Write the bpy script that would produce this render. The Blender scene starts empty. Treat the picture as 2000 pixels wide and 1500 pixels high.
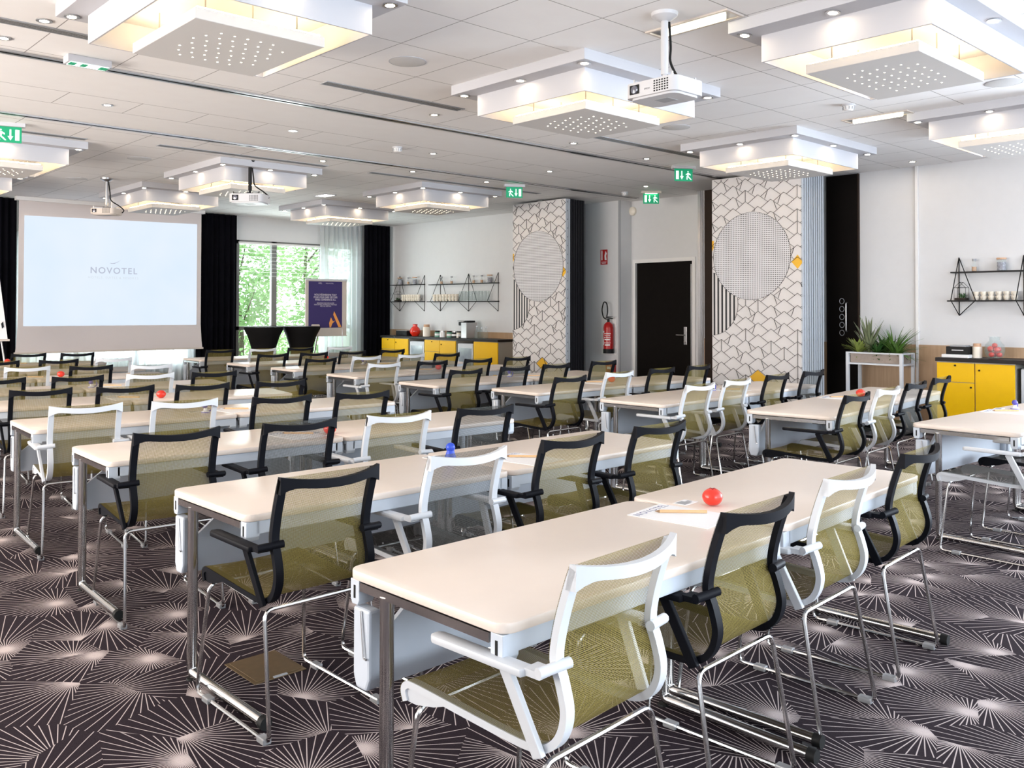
import bpy, bmesh, math, random
from mathutils import Vector, Matrix
PI = math.pi
SC = bpy.context.scene
COL = SC.collection
random.seed(7)

# ------------------------------------------------------------------ camera
F_PX, YAW, PITCH, ROLL, CAM_Z = 1736.74, 0.7493, 0.0171, 0.0016, 1.49
cam_d = bpy.data.cameras.new('camera'); cam = bpy.data.objects.new('camera', cam_d); COL.objects.link(cam)
cam_d.sensor_width = 36.0; cam_d.lens = F_PX / 2000 * 36.0; cam_d.shift_y = -176.36 / 2000
cam_d.clip_start = 0.05; cam_d.clip_end = 200
_F = Vector((math.sin(YAW)*math.cos(PITCH), math.cos(YAW)*math.cos(PITCH), math.sin(PITCH)))
_r = Vector((math.cos(YAW), -math.sin(YAW), 0)); _u = _r.cross(_F)
_r2 = _r*math.cos(ROLL) + _u*math.sin(ROLL); _u2 = -_r*math.sin(ROLL) + _u*math.cos(ROLL)
M = Matrix((_r2, _u2, -_F)).transposed().to_4x4(); M.translation = (0, 0, CAM_Z)
cam.matrix_world = M
SC.camera = cam

# ------------------------------------------------------------------ world, daylight, exposure
SC.view_settings.view_transform = 'Standard'; SC.view_settings.look = 'None'
SC.view_settings.exposure = 0.66; SC.view_settings.gamma = 1.0; SC.view_settings.use_curve_mapping = False
w = bpy.data.worlds.new('world'); SC.world = w; w.use_nodes = True
_bg = w.node_tree.nodes['Background']; _bg.inputs[0].default_value = (0.86, 0.94, 1.0, 1); _bg.inputs[1].default_value = 3.6
SC.cycles.max_bounces = 7; SC.cycles.diffuse_bounces = 4; SC.cycles.glossy_bounces = 3
SC.cycles.transmission_bounces = 4; SC.cycles.transparent_max_bounces = 24
SC.cycles.caustics_reflective = False; SC.cycles.caustics_refractive = False
SC.cycles.sample_clamp_indirect = 4.0
def daylight(name, loc, rot, sx, sy, power, color=(0.76, 0.87, 1.0)):
    d = bpy.data.lights.new(name, 'AREA'); d.shape = 'RECTANGLE'; d.size = sx; d.size_y = sy
    d.energy = power; d.color = color
    o = bpy.data.objects.new(name, d); o.location = loc; o.rotation_euler = rot; COL.objects.link(o); return o
# daylight outside the windows behind the camera, outside the right-hand windows and outside the far windows
daylight('daylight_back', (4.4, -4.85, 1.6), (PI/2+.75, 0, 0), 10.0, 2.0, 340)
daylight('daylight_right', (11.85, -1.3, 1.6), (PI/2+.6, 0, PI/2), 4.4, 2.0, 680)
daylight('fill_left', (-4.0, 8.0, 1.6), (PI/2+.85, 0, -PI/2), 10.0, 2.0, 640, (1.0, 0.85, 0.72))  # added warm fill from the unseen left side, tilted up to brighten the ceiling
daylight('daylight_far', (7.0, 16.85, 1.4), (-PI/2-.6, 0, 0), 5.6, 2.0, 260, (0.92, 0.95, 1.0))

# ------------------------------------------------------------------ materials
def mat(name, col, rough=0.5, metal=0.0, emit=None, estr=0.0, spec=0.5, noise=0.0, nscale=30, bump=0.0, coat=0.0):
    m = bpy.data.materials.new(name); m.use_nodes = True
    nt = m.node_tree; b = nt.nodes['Principled BSDF']
    b.inputs['Base Color'].default_value = (*col, 1); b.inputs['Roughness'].default_value = rough
    b.inputs['Metallic'].default_value = metal; b.inputs['Specular IOR Level'].default_value = spec
    if coat: b.inputs['Coat Weight'].default_value = coat
    if emit: b.inputs['Emission Color'].default_value = (*emit, 1); b.inputs['Emission Strength'].default_value = estr
    if noise or bump:
        tc = nt.nodes.new('ShaderNodeTexCoord'); n = nt.nodes.new('ShaderNodeTexNoise'); n.inputs['Scale'].default_value = nscale
        nt.links.new(tc.outputs['Object'], n.inputs['Vector'])
        if noise:
            mx = nt.nodes.new('ShaderNodeMix'); mx.data_type = 'RGBA'
            mx.inputs['A'].default_value = (*[c*(1-noise) for c in col], 1); mx.inputs['B'].default_value = (*[min(1, c*(1+noise)) for c in col], 1)
            nt.links.new(n.outputs['Fac'], mx.inputs['Factor']); nt.links.new(mx.outputs['Result'], b.inputs['Base Color'])
        if bump:
            bp = nt.nodes.new('ShaderNodeBump'); bp.inputs['Strength'].default_value = bump; bp.inputs['Distance'].default_value = 0.002
            nt.links.new(n.outputs['Fac'], bp.inputs['Height']); nt.links.new(bp.outputs['Normal'], b.inputs['Normal'])
    return m
def nodes(m): return m.node_tree, m.node_tree.nodes['Principled BSDF']
def N(nt, typ, op=None, a=None, b=None, c=None, clamp=False):
    n = nt.nodes.new(typ)
    if op: n.operation = op
    for i, v in enumerate((a, b, c)):
        if v is None: continue
        if isinstance(v, (int, float)): n.inputs[i].default_value = v
        else: nt.links.new(v, n.inputs[i])
    if clamp and hasattr(n, 'use_clamp'): n.use_clamp = True
    return n.outputs[0]
def mth(nt, op, a, b=None, c=None): return N(nt, 'ShaderNodeMath', op, a, b, c)
def mixcol(nt, fac, A, B):
    mx = nt.nodes.new('ShaderNodeMix'); mx.data_type = 'RGBA'
    for k, v in (('A', A), ('B', B)):
        if isinstance(v, tuple): mx.inputs[k].default_value = (*v, 1)
        else: nt.links.new(v, mx.inputs[k])
    if isinstance(fac, float): mx.inputs['Factor'].default_value = fac
    else: nt.links.new(fac, mx.inputs['Factor'])
    return mx.outputs['Result']

WHITE = mat('white_paint', (0.80, 0.79, 0.78), 0.55, noise=0.02, nscale=6)
WALL = mat('wall_paint', (0.68, 0.68, 0.69), 0.75, noise=0.025, nscale=9, bump=0.15)
LUM = mat('luminaire_white', (0.53, 0.53, 0.56), 0.6, spec=0.2)
LUMPANEL = mat('luminaire_panel', (0.62, 0.60, 0.58), 0.55)
STAR = mat('luminaire_star', (1, 1, 1), 0.5, emit=(1, 0.86, 0.62), estr=4)
LED = mat('led_strip', (1, 1, 1), 0.5, emit=(1, 0.73, 0.40), estr=23)
SPOT = mat('halogen_lens', (1, 1, 1), 0.5, emit=(1, 0.80, 0.56), estr=55)
DOWN = mat('ceiling_spot_lens', (1, 1, 1), 0.5, emit=(1, 0.80, 0.56), estr=70)
TUBE = mat('fluorescent_tube', (1, 1, 1), 0.5, emit=(1, 0.90, 0.62), estr=5)
BLACKF = mat('chair_black_plastic', (0.0055, 0.006, 0.009), 0.55, spec=0.10, noise=0.15, nscale=40)
WHITEF = mat('chair_white_plastic', (0.63, 0.65, 0.68), 0.38, noise=0.02, nscale=20)
CHROME = mat('chrome', (0.58, 0.57, 0.56), 0.16, metal=1.0)
STEEL = mat('brushed_steel', (0.52, 0.52, 0.53), 0.3, metal=1.0, noise=0.1, nscale=60)
TOP = mat('tabletop_laminate', (0.82, 0.71, 0.625), 0.34, noise=0.02, nscale=14)
TEDGE = mat('table_white_metal', (0.60, 0.65, 0.72), 0.4, noise=0.02, nscale=20)
CAP = mat('black_rubber', (0.010, 0.010, 0.010), 0.6, spec=0.2)
CLEAR = mat('clear_plastic_glide', (0.45, 0.45, 0.46), 0.15); nodes(CLEAR)[1].inputs['Alpha'].default_value = 0.55
BLACK = mat('black_metal', (0.009, 0.009, 0.010), 0.5, spec=0.2)
DARKTOP = mat('dark_counter', (0.012, 0.009, 0.009), 0.45, spec=0.2, noise=0.2, nscale=30)
YEL = mat('yellow_lacquer', (0.86, 0.50, 0.004), 0.4, spec=0.15, noise=0.02, nscale=10)
CARC = mat('cabinet_grey_edge', (0.45, 0.43, 0.38), 0.5)
RED = mat('glossy_red', (0.75, 0.03, 0.012), 0.28, coat=0.4)
DRED = mat('fire_red', (0.42, 0.012, 0.012), 0.3)
BLUE = mat('bright_blue', (0.02, 0.07, 0.55), 0.35)
PURP = mat('blue_violet', (0.10, 0.08, 0.42), 0.4)
PAPER = mat('paper', (0.88, 0.87, 0.87), 0.6)
INK = mat('ink_blue', (0.16, 0.17, 0.30), 0.6)
LOGO = mat('projected_logo', (0.0, 0.0, 0.0), 0.8, emit=(0.52, 0.56, 0.68), estr=0.60)
LOGO2 = mat('projected_logo_light', (0.0, 0.0, 0.0), 0.8, emit=(0.70, 0.77, 0.82), estr=0.60)
WOODP = mat('pencil_wood', (0.72, 0.47, 0.25), 0.5, noise=0.08, nscale=60)
NAVY = mat('poster_navy', (0.035, 0.022, 0.13), 0.5)
PTXT = mat('poster_white', (0.62, 0.58, 0.66), 0.6)
GOLD = mat('poster_orange', (0.85, 0.35, 0.08), 0.5)
CREAM = mat('board_cream', (0.62, 0.55, 0.49), 0.6)
DOORM = mat('dark_door', (0.006, 0.0045, 0.004), 0.6, spec=0.08, noise=0.25, nscale=12)
BROWN = mat('brown_laminate', (0.026, 0.015, 0.010), 0.5, spec=0.15)
GREEN = mat('exit_green', (0.0, 0.22, 0.10), 0.5, emit=(0.0, 0.30, 0.13), estr=0.35)
EXW = mat('exit_white', (0.8, 1, 0.9), 0.5, emit=(0.7, 1.0, 0.85), estr=0.5)
GLASS = mat('clear_glass', (0.35, 0.50, 0.50), 0.05)
nodes(GLASS)[1].inputs['Alpha'].default_value = 0.13
CERAM = mat('cream_ceramic', (0.84, 0.77, 0.66), 0.3)
CORK = mat('cork', (0.62, 0.38, 0.24), 0.8, noise=0.15, nscale=80)
SPKG = mat('speaker_grille', (0.62, 0.61, 0.60), 0.6, noise=0.1, nscale=300)
GREYP = mat('grey_plastic', (0.35, 0.36, 0.38), 0.5)
ALU = mat('window_aluminium', (0.17, 0.17, 0.165), 0.5, spec=0.2)
PLATE = mat('bronze_floor_plate', (0.16, 0.105, 0.05), 0.42, metal=0.4, noise=0.2, nscale=30)
SOIL = mat('soil', (0.03, 0.02, 0.015), 0.9)
LEAFD = mat('leaf_dark', (0.03, 0.09, 0.02), 0.45, noise=0.4, nscale=20)
LEAFM = mat('leaf_mid', (0.09, 0.19, 0.035), 0.45, noise=0.4, nscale=20)
LEAFY = mat('leaf_yellow', (0.24, 0.30, 0.07), 0.5, noise=0.3, nscale=20)
LEAFG = mat('leaf_grey_green', (0.16, 0.19, 0.10), 0.5, noise=0.3, nscale=20)
PWOOD = mat('weathered_wood', (0.33, 0.27, 0.23), 0.6, noise=0.15, nscale=30)
FRIDGE = mat('fridge_glass', (0.30, 0.35, 0.40), 0.12, noise=0.3, nscale=9)
SILV = mat('silver_plastic', (0.50, 0.50, 0.51), 0.3, metal=0.6)
JARG = mat('jar_green', (0.10, 0.30, 0.20), 0.35)
BARK = mat('tree_bark', (0.09, 0.07, 0.05), 0.9, noise=0.3, nscale=10)

def wood_mat():
    m = mat('oak_wainscot', (0.42, 0.27, 0.155), 0.5); nt, b = nodes(m)
    tc = nt.nodes.new('ShaderNodeTexCoord'); mp = nt.nodes.new('ShaderNodeMapping'); mp.inputs['Scale'].default_value = (14, 14, 0.8)
    nt.links.new(tc.outputs['Object'], mp.inputs['Vector'])
    n = nt.nodes.new('ShaderNodeTexNoise'); n.inputs['Scale'].default_value = 3; n.inputs['Detail'].default_value = 5
    nt.links.new(mp.outputs['Vector'], n.inputs['Vector'])
    nt.links.new(mixcol(nt, n.outputs['Fac'], (0.34, 0.21, 0.11), (0.50, 0.34, 0.21)), b.inputs['Base Color'])
    return m
OAK = wood_mat()

def carpet_mat():
    m = mat('fan_carpet', (0.1, 0.1, 0.1), 0.95, spec=0.1); nt, b = nodes(m)
    tc = nt.nodes.new('ShaderNodeTexCoord')
    mp = nt.nodes.new('ShaderNodeMapping'); S = 3.5
    mp.inputs['Rotation'].default_value = (0, 0, 0.6); mp.inputs['Scale'].default_value = (S, S*0.82, S)
    nt.links.new(tc.outputs['Object'], mp.inputs['Vector'])
    v = nt.nodes.new('ShaderNodeTexVoronoi'); v.voronoi_dimensions = '2D'; v.inputs['Scale'].default_value = 1.0; v.inputs['Randomness'].default_value = 0.95
    nt.links.new(mp.outputs['Vector'], v.inputs['Vector'])
    off = N(nt, 'ShaderNodeVectorMath', 'SUBTRACT', v.outputs['Color']); off.node.inputs[1].default_value = (0.5, 0.5, 0.5)
    flat = nt.nodes.new('ShaderNodeVectorMath'); flat.operation = 'MULTIPLY'; nt.links.new(off, flat.inputs[0]); flat.inputs[1].default_value = (1, 1, 0)
    nrm = nt.nodes.new('ShaderNodeVectorMath'); nrm.operation = 'NORMALIZE'; nt.links.new(flat.outputs[0], nrm.inputs[0])
    sc = nt.nodes.new('ShaderNodeVectorMath'); sc.operation = 'MULTIPLY'; nt.links.new(nrm.outputs[0], sc.inputs[0]); sc.inputs[1].default_value = (1, 1, 0)
    sz = nt.nodes.new('ShaderNodeSeparateXYZ'); nt.links.new(v.outputs['Color'], sz.inputs[0])
    sc0 = sc; sc = nt.nodes.new('ShaderNodeVectorMath'); sc.operation = 'SCALE'; nt.links.new(sc0.outputs[0], sc.inputs[0])
    nt.links.new(mth(nt, 'ADD', mth(nt, 'MULTIPLY', sz.outputs[2], 0.45), 0.28), sc.inputs['Scale'])
    a1 = nt.nodes.new('ShaderNodeVectorMath'); a1.operation = 'SUBTRACT'; nt.links.new(mp.outputs['Vector'], a1.inputs[0]); nt.links.new(v.outputs['Position'], a1.inputs[1])
    a2 = nt.nodes.new('ShaderNodeVectorMath'); a2.operation = 'SUBTRACT'; nt.links.new(a1.outputs[0], a2.inputs[0]); nt.links.new(sc.outputs[0], a2.inputs[1])
    sp = nt.nodes.new('ShaderNodeSeparateXYZ'); nt.links.new(a2.outputs[0], sp.inputs[0])
    ang = mth(nt, 'ARCTAN2', sp.outputs[1], sp.outputs[0])
    rr = mth(nt, 'SQRT', mth(nt, 'ADD', mth(nt, 'MULTIPLY', sp.outputs[0], sp.outputs[0]), mth(nt, 'MULTIPLY', sp.outputs[1], sp.outputs[1])))
    r = mth(nt, 'DIVIDE', rr, S)
    NL = 50.0
    f = mth(nt, 'FRACT', mth(nt, 'ADD', mth(nt, 'MULTIPLY', ang, NL/(2*PI)), 40.0))
    d = mth(nt, 'MULTIPLY', mth(nt, 'ABSOLUTE', mth(nt, 'SUBTRACT', f, 0.5)), mth(nt, 'MULTIPLY', r, 2*PI/NL))
    mask = N(nt, 'ShaderNodeMapRange', None, d, 0.0009, 0.0022); mask.node.inputs[3].default_value = 1.0; mask.node.inputs[4].default_value = 0.0
    ns = nt.nodes.new('ShaderNodeTexNoise'); ns.inputs['Scale'].default_value = 220; nt.links.new(tc.outputs['Object'], ns.inputs['Vector'])
    dark = mixcol(nt, ns.outputs['Fac'], (0.012, 0.008, 0.012), (0.040, 0.028, 0.034))
    lite = mixcol(nt, ns.outputs['Fac'], (0.46, 0.385, 0.37), (0.70, 0.60, 0.585))
    nt.links.new(mixcol(nt, mask, dark, lite), b.inputs['Base Color'])
    bp = nt.nodes.new('ShaderNodeBump'); bp.inputs['Strength'].default_value = 0.4; bp.inputs['Distance'].default_value = 0.003
    nt.links.new(ns.outputs['Fac'], bp.inputs['Height']); nt.links.new(bp.outputs['Normal'], b.inputs['Normal'])
    return m
def mesh_mat(name, c1, c2):
    m = bpy.data.materials.new(name); m.use_nodes = True; nt, b = nodes(m)
    uv = nt.nodes.new('ShaderNodeUVMap'); uv.uv_map = 'weave'
    sp = nt.nodes.new('ShaderNodeSeparateXYZ'); nt.links.new(uv.outputs[0], sp.inputs[0])
    K = PI/0.0042
    s1 = mth(nt, 'SINE', mth(nt, 'MULTIPLY', mth(nt, 'ADD', sp.outputs[0], sp.outputs[1]), K))
    s2 = mth(nt, 'SINE', mth(nt, 'MULTIPLY', mth(nt, 'SUBTRACT', sp.outputs[0], sp.outputs[1]), K))
    p = mth(nt, 'MULTIPLY', s1, s2)
    al = N(nt, 'ShaderNodeMapRange', None, p, -0.45, 0.25); al.node.inputs[3].default_value = 0.16; al.node.inputs[4].default_value = 0.95
    nt.links.new(mixcol(nt, al, c1, c2), b.inputs['Base Color'])
    b.inputs['Roughness'].default_value = 0.8; b.inputs['Specular IOR Level'].default_value = 0.12
    nt.links.new(al, b.inputs['Alpha'])
    return m
OLIVE = mesh_mat('olive_mesh_fabric', (0.065, 0.050, 0.010), (0.26, 0.205, 0.062))
GREYM = mesh_mat('grey_mesh_fabric', (0.03, 0.03, 0.028), (0.125, 0.125, 0.115))

def ceiling_mat():
    m = mat('ceiling_tiles', (0.80, 0.77, 0.76), 0.8); nt, b = nodes(m)
    g = nt.nodes.new('ShaderNodeNewGeometry'); sp = nt.nodes.new('ShaderNodeSeparateXYZ'); nt.links.new(g.outputs['Position'], sp.inputs[0])
    x, y = sp.outputs[0], sp.outputs[1]
    def line(c, pitch, phase, wd):
        f = mth(nt, 'FRACT', mth(nt, 'ADD', mth(nt, 'DIVIDE', mth(nt, 'SUBTRACT', c, phase), pitch), 100.5))
        return mth(nt, 'LESS_THAN', mth(nt, 'MULTIPLY', mth(nt, 'ABSOLUTE', mth(nt, 'SUBTRACT', f, 0.5)), pitch), wd)
    def between(c, a, bb): return mth(nt, 'MULTIPLY', mth(nt, 'GREATER_THAN', c, a), mth(nt, 'LESS_THAN', c, bb))
    lx = line(x, 0.60, 4.123, 0.0034); ly = line(y, 0.637, 4.255, 0.0034)
    z1 = mth(nt, 'LESS_THAN', y, 6.88); z2 = between(y, 7.9, 8.42); z3 = mth(nt, 'GREATER_THAN', y, 9.2)
    a = mth(nt, 'MULTIPLY', mth(nt, 'MAXIMUM', lx, ly), mth(nt, 'MAXIMUM', z1, z3))
    bb = mth(nt, 'MULTIPLY', lx, z2)
    c = mth(nt, 'MAXIMUM', mth(nt, 'LESS_THAN', mth(nt, 'ABSOLUTE', mth(nt, 'SUBTRACT', y, 7.9)), 0.004), mth(nt, 'LESS_THAN', mth(nt, 'ABSOLUTE', mth(nt, 'SUBTRACT', y, 8.42)), 0.004))
    ln = mth(nt, 'MAXIMUM', mth(nt, 'MAXIMUM', a, bb), c)
    n = nt.nodes.new('ShaderNodeTexNoise'); n.inputs['Scale'].default_value = 6; nt.links.new(g.outputs['Position'], n.inputs['Vector'])
    base = mixcol(nt, n.outputs['Fac'], (0.84, 0.82, 0.81), (0.88, 0.87, 0.86))
    nt.links.new(mixcol(nt, ln, base, (0.30, 0.28, 0.27)), b.inputs['Base Color'])
    return m
def dots_mat():
    m = mat('dotted_print', (0.7, 0.7, 0.7), 0.5); nt, b = nodes(m)
    g = nt.nodes.new('ShaderNodeNewGeometry'); sp = nt.nodes.new('ShaderNodeSeparateXYZ'); nt.links.new(g.outputs['Position'], sp.inputs[0])
    fs = []
    for k in (1, 2):
        f = mth(nt, 'ABSOLUTE', mth(nt, 'SUBTRACT', mth(nt, 'FRACT', mth(nt, 'DIVIDE', sp.outputs[k], 0.026)), 0.5)); fs.append(f)
    d = mth(nt, 'LESS_THAN', mth(nt, 'MAXIMUM', fs[0], fs[1]), 0.235)
    nt.links.new(mixcol(nt, d, (0.74, 0.73, 0.75), (0.02, 0.02, 0.025)), b.inputs['Base Color'])
    return m
def curtain_sheer():
    m = bpy.data.materials.new('sheer_voile'); m.use_nodes = True; nt = m.node_tree; nt.nodes.clear()
    o = nt.nodes.new('ShaderNodeOutputMaterial'); tr = nt.nodes.new('ShaderNodeBsdfTransparent'); tl = nt.nodes.new('ShaderNodeBsdfTranslucent'); df = nt.nodes.new('ShaderNodeBsdfDiffuse')
    tl.inputs[0].default_value = (0.85, 0.88, 0.9, 1); df.inputs[0].default_value = (0.7, 0.71, 0.72, 1)
    m1 = nt.nodes.new('ShaderNodeMixShader'); m1.inputs[0].default_value = 0.45; nt.links.new(tl.outputs[0], m1.inputs[1]); nt.links.new(df.outputs[0], m1.inputs[2])
    m2 = nt.nodes.new('ShaderNodeMixShader'); m2.inputs[0].default_value = 0.68; nt.links.new(tr.outputs[0], m2.inputs[1]); nt.links.new(m1.outputs[0], m2.inputs[2])
    nt.links.new(m2.outputs[0], o.inputs[0]); return m
def pane_mat():
    m = bpy.data.materials.new('window_glass'); m.use_nodes = True; nt = m.node_tree; nt.nodes.clear()
    o = nt.nodes.new('ShaderNodeOutputMaterial'); tr = nt.nodes.new('ShaderNodeBsdfTransparent'); gl = nt.nodes.new('ShaderNodeBsdfGlossy'); gl.inputs['Roughness'].default_value = 0.03
    tr.inputs[0].default_value = (0.95, 0.98, 0.97, 1)
    m2 = nt.nodes.new('ShaderNodeMixShader'); m2.inputs[0].default_value = 0.05; nt.links.new(tr.outputs[0], m2.inputs[1]); nt.links.new(gl.outputs[0], m2.inputs[2])
    nt.links.new(m2.outputs[0], o.inputs[0]); return m
def leaf_out():
    m = bpy.data.materials.new('sunlit_leaves'); m.use_nodes = True; nt = m.node_tree; nt.nodes.clear()
    o = nt.nodes.new('ShaderNodeOutputMaterial'); tl = nt.nodes.new('ShaderNodeBsdfTranslucent'); df = nt.nodes.new('ShaderNodeBsdfDiffuse')
    n = nt.nodes.new('ShaderNodeTexNoise'); n.inputs['Scale'].default_value = 2.2
    c = mixcol(nt, n.outputs['Fac'], (0.10, 0.22, 0.06), (0.50, 0.66, 0.36))
    nt.links.new(c, tl.inputs[0]); nt.links.new(c, df.inputs[0])
    m1 = nt.nodes.new('ShaderNodeMixShader'); m1.inputs[0].default_value = 0.5; nt.links.new(tl.outputs[0], m1.inputs[1]); nt.links.new(df.outputs[0], m1.inputs[2])
    nt.links.new(m1.outputs[0], o.inputs[0]); return m
CURT = mat('black_velvet', (0.004, 0.004, 0.006), 0.9, spec=0.03, noise=0.4, nscale=4)
SHEER = curtain_sheer(); PANE = pane_mat()

# ------------------------------------------------------------------ geometry helpers
class G:
    def __init__(s): s.v = []; s.f = []; s.uv = {}
    def add(s, vs, fs):
        n = len(s.v); s.v += [tuple(p) for p in vs]; s.f += [tuple(i+n for i in f) for f in fs]; return s
    def box(s, x0, x1, y0, y1, z0, z1):
        return s.add([(x0,y0,z0),(x1,y0,z0),(x1,y1,z0),(x0,y1,z0),(x0,y0,z1),(x1,y0,z1),(x1,y1,z1),(x0,y1,z1)],
                     [(0,3,2,1),(4,5,6,7),(0,1,5,4),(1,2,6,5),(2,3,7,6),(3,0,4,7)])
    def bar(s, p, q, wx, wz, up=(0,0,1)):
        p, q = Vector(p), Vector(q); d = (q-p).normalized(); up = Vector(up)
        if abs(d.dot(up)) > 0.98: up = Vector((0,1,0))
        a = d.cross(up).normalized()*wx/2; b = a.cross(d).normalized()*wz/2
        vs = [p-a-b, p+a-b, p+a+b, p-a+b, q-a-b, q+a-b, q+a+b, q-a+b]
        return s.add(vs, [(0,3,2,1),(4,5,6,7),(0,1,5,4),(1,2,6,5),(2,3,7,6),(3,0,4,7)])
    def tube(s, pts, r, n=8, closed=False, caps=True):
        pts = [Vector(p) for p in pts]; m = len(pts); base = len(s.v); prev = None
        for i, p in enumerate(pts):
            if closed: d = (pts[(i+1) % m]-pts[i-1]).normalized()
            else: d = (pts[min(i+1, m-1)]-pts[max(i-1, 0)]).normalized()
            if prev is None: a = d.orthogonal().normalized()
            else: a = (prev - d*prev.dot(d)).normalized()
            prev = a; b = d.cross(a)
            rr = r[i] if isinstance(r, (list, tuple)) else r
            for k in range(n):
                t = 2*PI*k/n; s.v.append(tuple(p + (a*math.cos(t)+b*math.sin(t))*rr))
        for i in range(m if closed else m-1):
            for k in range(n):
                j = (i+1) % m
                s.f.append((base+i*n+k, base+i*n+(k+1) % n, base+j*n+(k+1) % n, base+j*n+k))
        if not closed and caps:
            s.f.append(tuple(base+k for k in range(n))[::-1]); s.f.append(tuple(base+(m-1)*n+k for k in range(n)))
        return s
    def ring(s, prof, c=(0,0,0), n=20):
        m = len(prof); base = len(s.v)
        for r, z in prof:
            for k in range(n):
                t = 2*PI*k/n; s.v.append((c[0]+r*math.cos(t), c[1]+r*math.sin(t), c[2]+z))
        for i in range(m):
            j = (i+1) % m
            for k in range(n): s.f.append((base+i*n+k, base+i*n+(k+1) % n, base+j*n+(k+1) % n, base+j*n+k))
        return s
    def lathe(s, prof, c=(0,0,0), n=20):
        base = len(s.v); m = len(prof)
        for r, z in prof:
            for k in range(n):
                t = 2*PI*k/n; s.v.append((c[0]+max(r, 1e-4)*math.cos(t), c[1]+max(r, 1e-4)*math.sin(t), c[2]+z))
        for i in range(m-1):
            for k in range(n): s.f.append((base+i*n+k, base+i*n+(k+1) % n, base+(i+1)*n+(k+1) % n, base+(i+1)*n+k))
        s.f.append(tuple(base+k for k in range(n))[::-1]); s.f.append(tuple(base+(m-1)*n+k for k in range(n)))
        return s
    def prism(s, poly, h0, h1, plane='xy'):
        def P(a, b, h): return {'xy': (a, b, h), 'yz': (h, a, b), 'xz': (a, h, b)}[plane]
        n = len(poly)
        vs = [P(a, b, h0) for a, b in poly]+[P(a, b, h1) for a, b in poly]
        fs = [tuple(range(n))[::-1], tuple(range(n, 2*n))]+[(i, (i+1) % n, n+(i+1) % n, n+i) for i in range(n)]
        return s.add(vs, fs)
    def ball(s, c, r, n=16, m=10, sz=1.0):
        return s.lathe([(r*math.sin(PI*i/m), -r*sz*math.cos(PI*i/m)) for i in range(m+1)], c, n)
    def done(s, name, m, parent=None, smooth=False, bevel=0, seg=2, loc=None):
        me = bpy.data.meshes.new(name); me.from_pydata(s.v, [], s.f); me.update()
        bm = bmesh.new(); bm.from_mesh(me); bmesh.ops.recalc_face_normals(bm, faces=bm.faces)
        if bevel: bmesh.ops.bevel(bm, geom=list(bm.edges), offset=bevel, segments=seg, affect='EDGES', profile=0.5, clamp_overlap=True)
        bm.to_mesh(me); bm.free()
        if smooth:
            for p in me.polygons: p.use_smooth = True
            try: me.set_sharp_from_angle(angle=0.7)
            except Exception: pass
        me.materials.append(m)
        o = bpy.data.objects.new(name, me); COL.objects.link(o)
        if parent: o.parent = parent
        if loc: o.location = loc
        return o
def tag(o, label=None, cat=None, group=None, kind=None):
    if label: o['label'] = label
    if cat: o['category'] = cat
    if group: o['group'] = group
    if kind: o['kind'] = kind
    return o
def empty(name, loc, label, cat, group=None, rz=0.0):
    o = bpy.data.objects.new(name, None); COL.objects.link(o); o.location = loc; o.rotation_euler = (0, 0, rz); o.empty_display_size = 0.1
    return tag(o, label, cat, group)
def copy_tree(o, parent=None):
    c = o.copy(); COL.objects.link(c); c.parent = parent
    for ch in o.children: copy_tree(ch, c)
    return c
def rounded(x0, x1, y0, y1, r, n=4):
    out = []
    for cx, cy, a in ((x1-r, y1-r, 0), (x0+r, y1-r, PI/2), (x0+r, y0+r, PI), (x1-r, y0+r, 1.5*PI)):
        for i in range(n+1): t = a+PI/2*i/n; out.append((cx+r*math.cos(t), cy+r*math.sin(t)))
    return out
def smooth_path(pts, k=5):
    P = [Vector(p) for p in pts]; out = []
    for i in range(len(P)-1):
        p0 = P[max(i-1, 0)]; p1 = P[i]; p2 = P[i+1]; p3 = P[min(i+2, len(P)-1)]
        for j in range(k):
            t = j/k
            out.append(0.5*((2*p1)+(p2-p0)*t+(2*p0-5*p1+4*p2-p3)*t*t+(3*p1-p0-3*p2+p3)*t**3))
    out.append(P[-1]); return out
def fillet(pts, r, n=4):
    P = [Vector(p) for p in pts]; out = [P[0]]
    for i in range(1, len(P)-1):
        a = (P[i-1]-P[i]); b = (P[i+1]-P[i]); ra = min(r, a.length/2.1, b.length/2.1)
        s, e = P[i]+a.normalized()*ra, P[i]+b.normalized()*ra
        for j in range(n+1):
            t = j/n; out.append((1-t)**2*s+2*t*(1-t)*P[i]+t*t*e)
    out.append(P[-1]); return out
def text(s, size, m, parent, loc, rot, name='lettering', depth=0.0006, align='CENTER', space=1.0, sx=1.0, bold=0.0):
    cu = bpy.data.curves.new(name, 'FONT'); cu.body = s; cu.size = size; cu.extrude = depth; cu.align_x = align; cu.space_character = space; cu.offset = bold
    o = bpy.data.objects.new(name, cu); COL.objects.link(o)
    bpy.context.view_layer.update()
    dg = bpy.context.evaluated_depsgraph_get(); me = bpy.data.meshes.new_from_object(o.evaluated_get(dg))
    bpy.data.objects.remove(o); me.materials.clear(); me.materials.append(m)
    t = bpy.data.objects.new(name, me); COL.objects.link(t); t.parent = parent; t.location = loc; t.rotation_euler = rot; t.scale = (sx, 1, 1)
    return t
def struct(name, g, m, **k):
    o = g.done(name, m, **k); o['kind'] = 'structure'; return o

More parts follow.
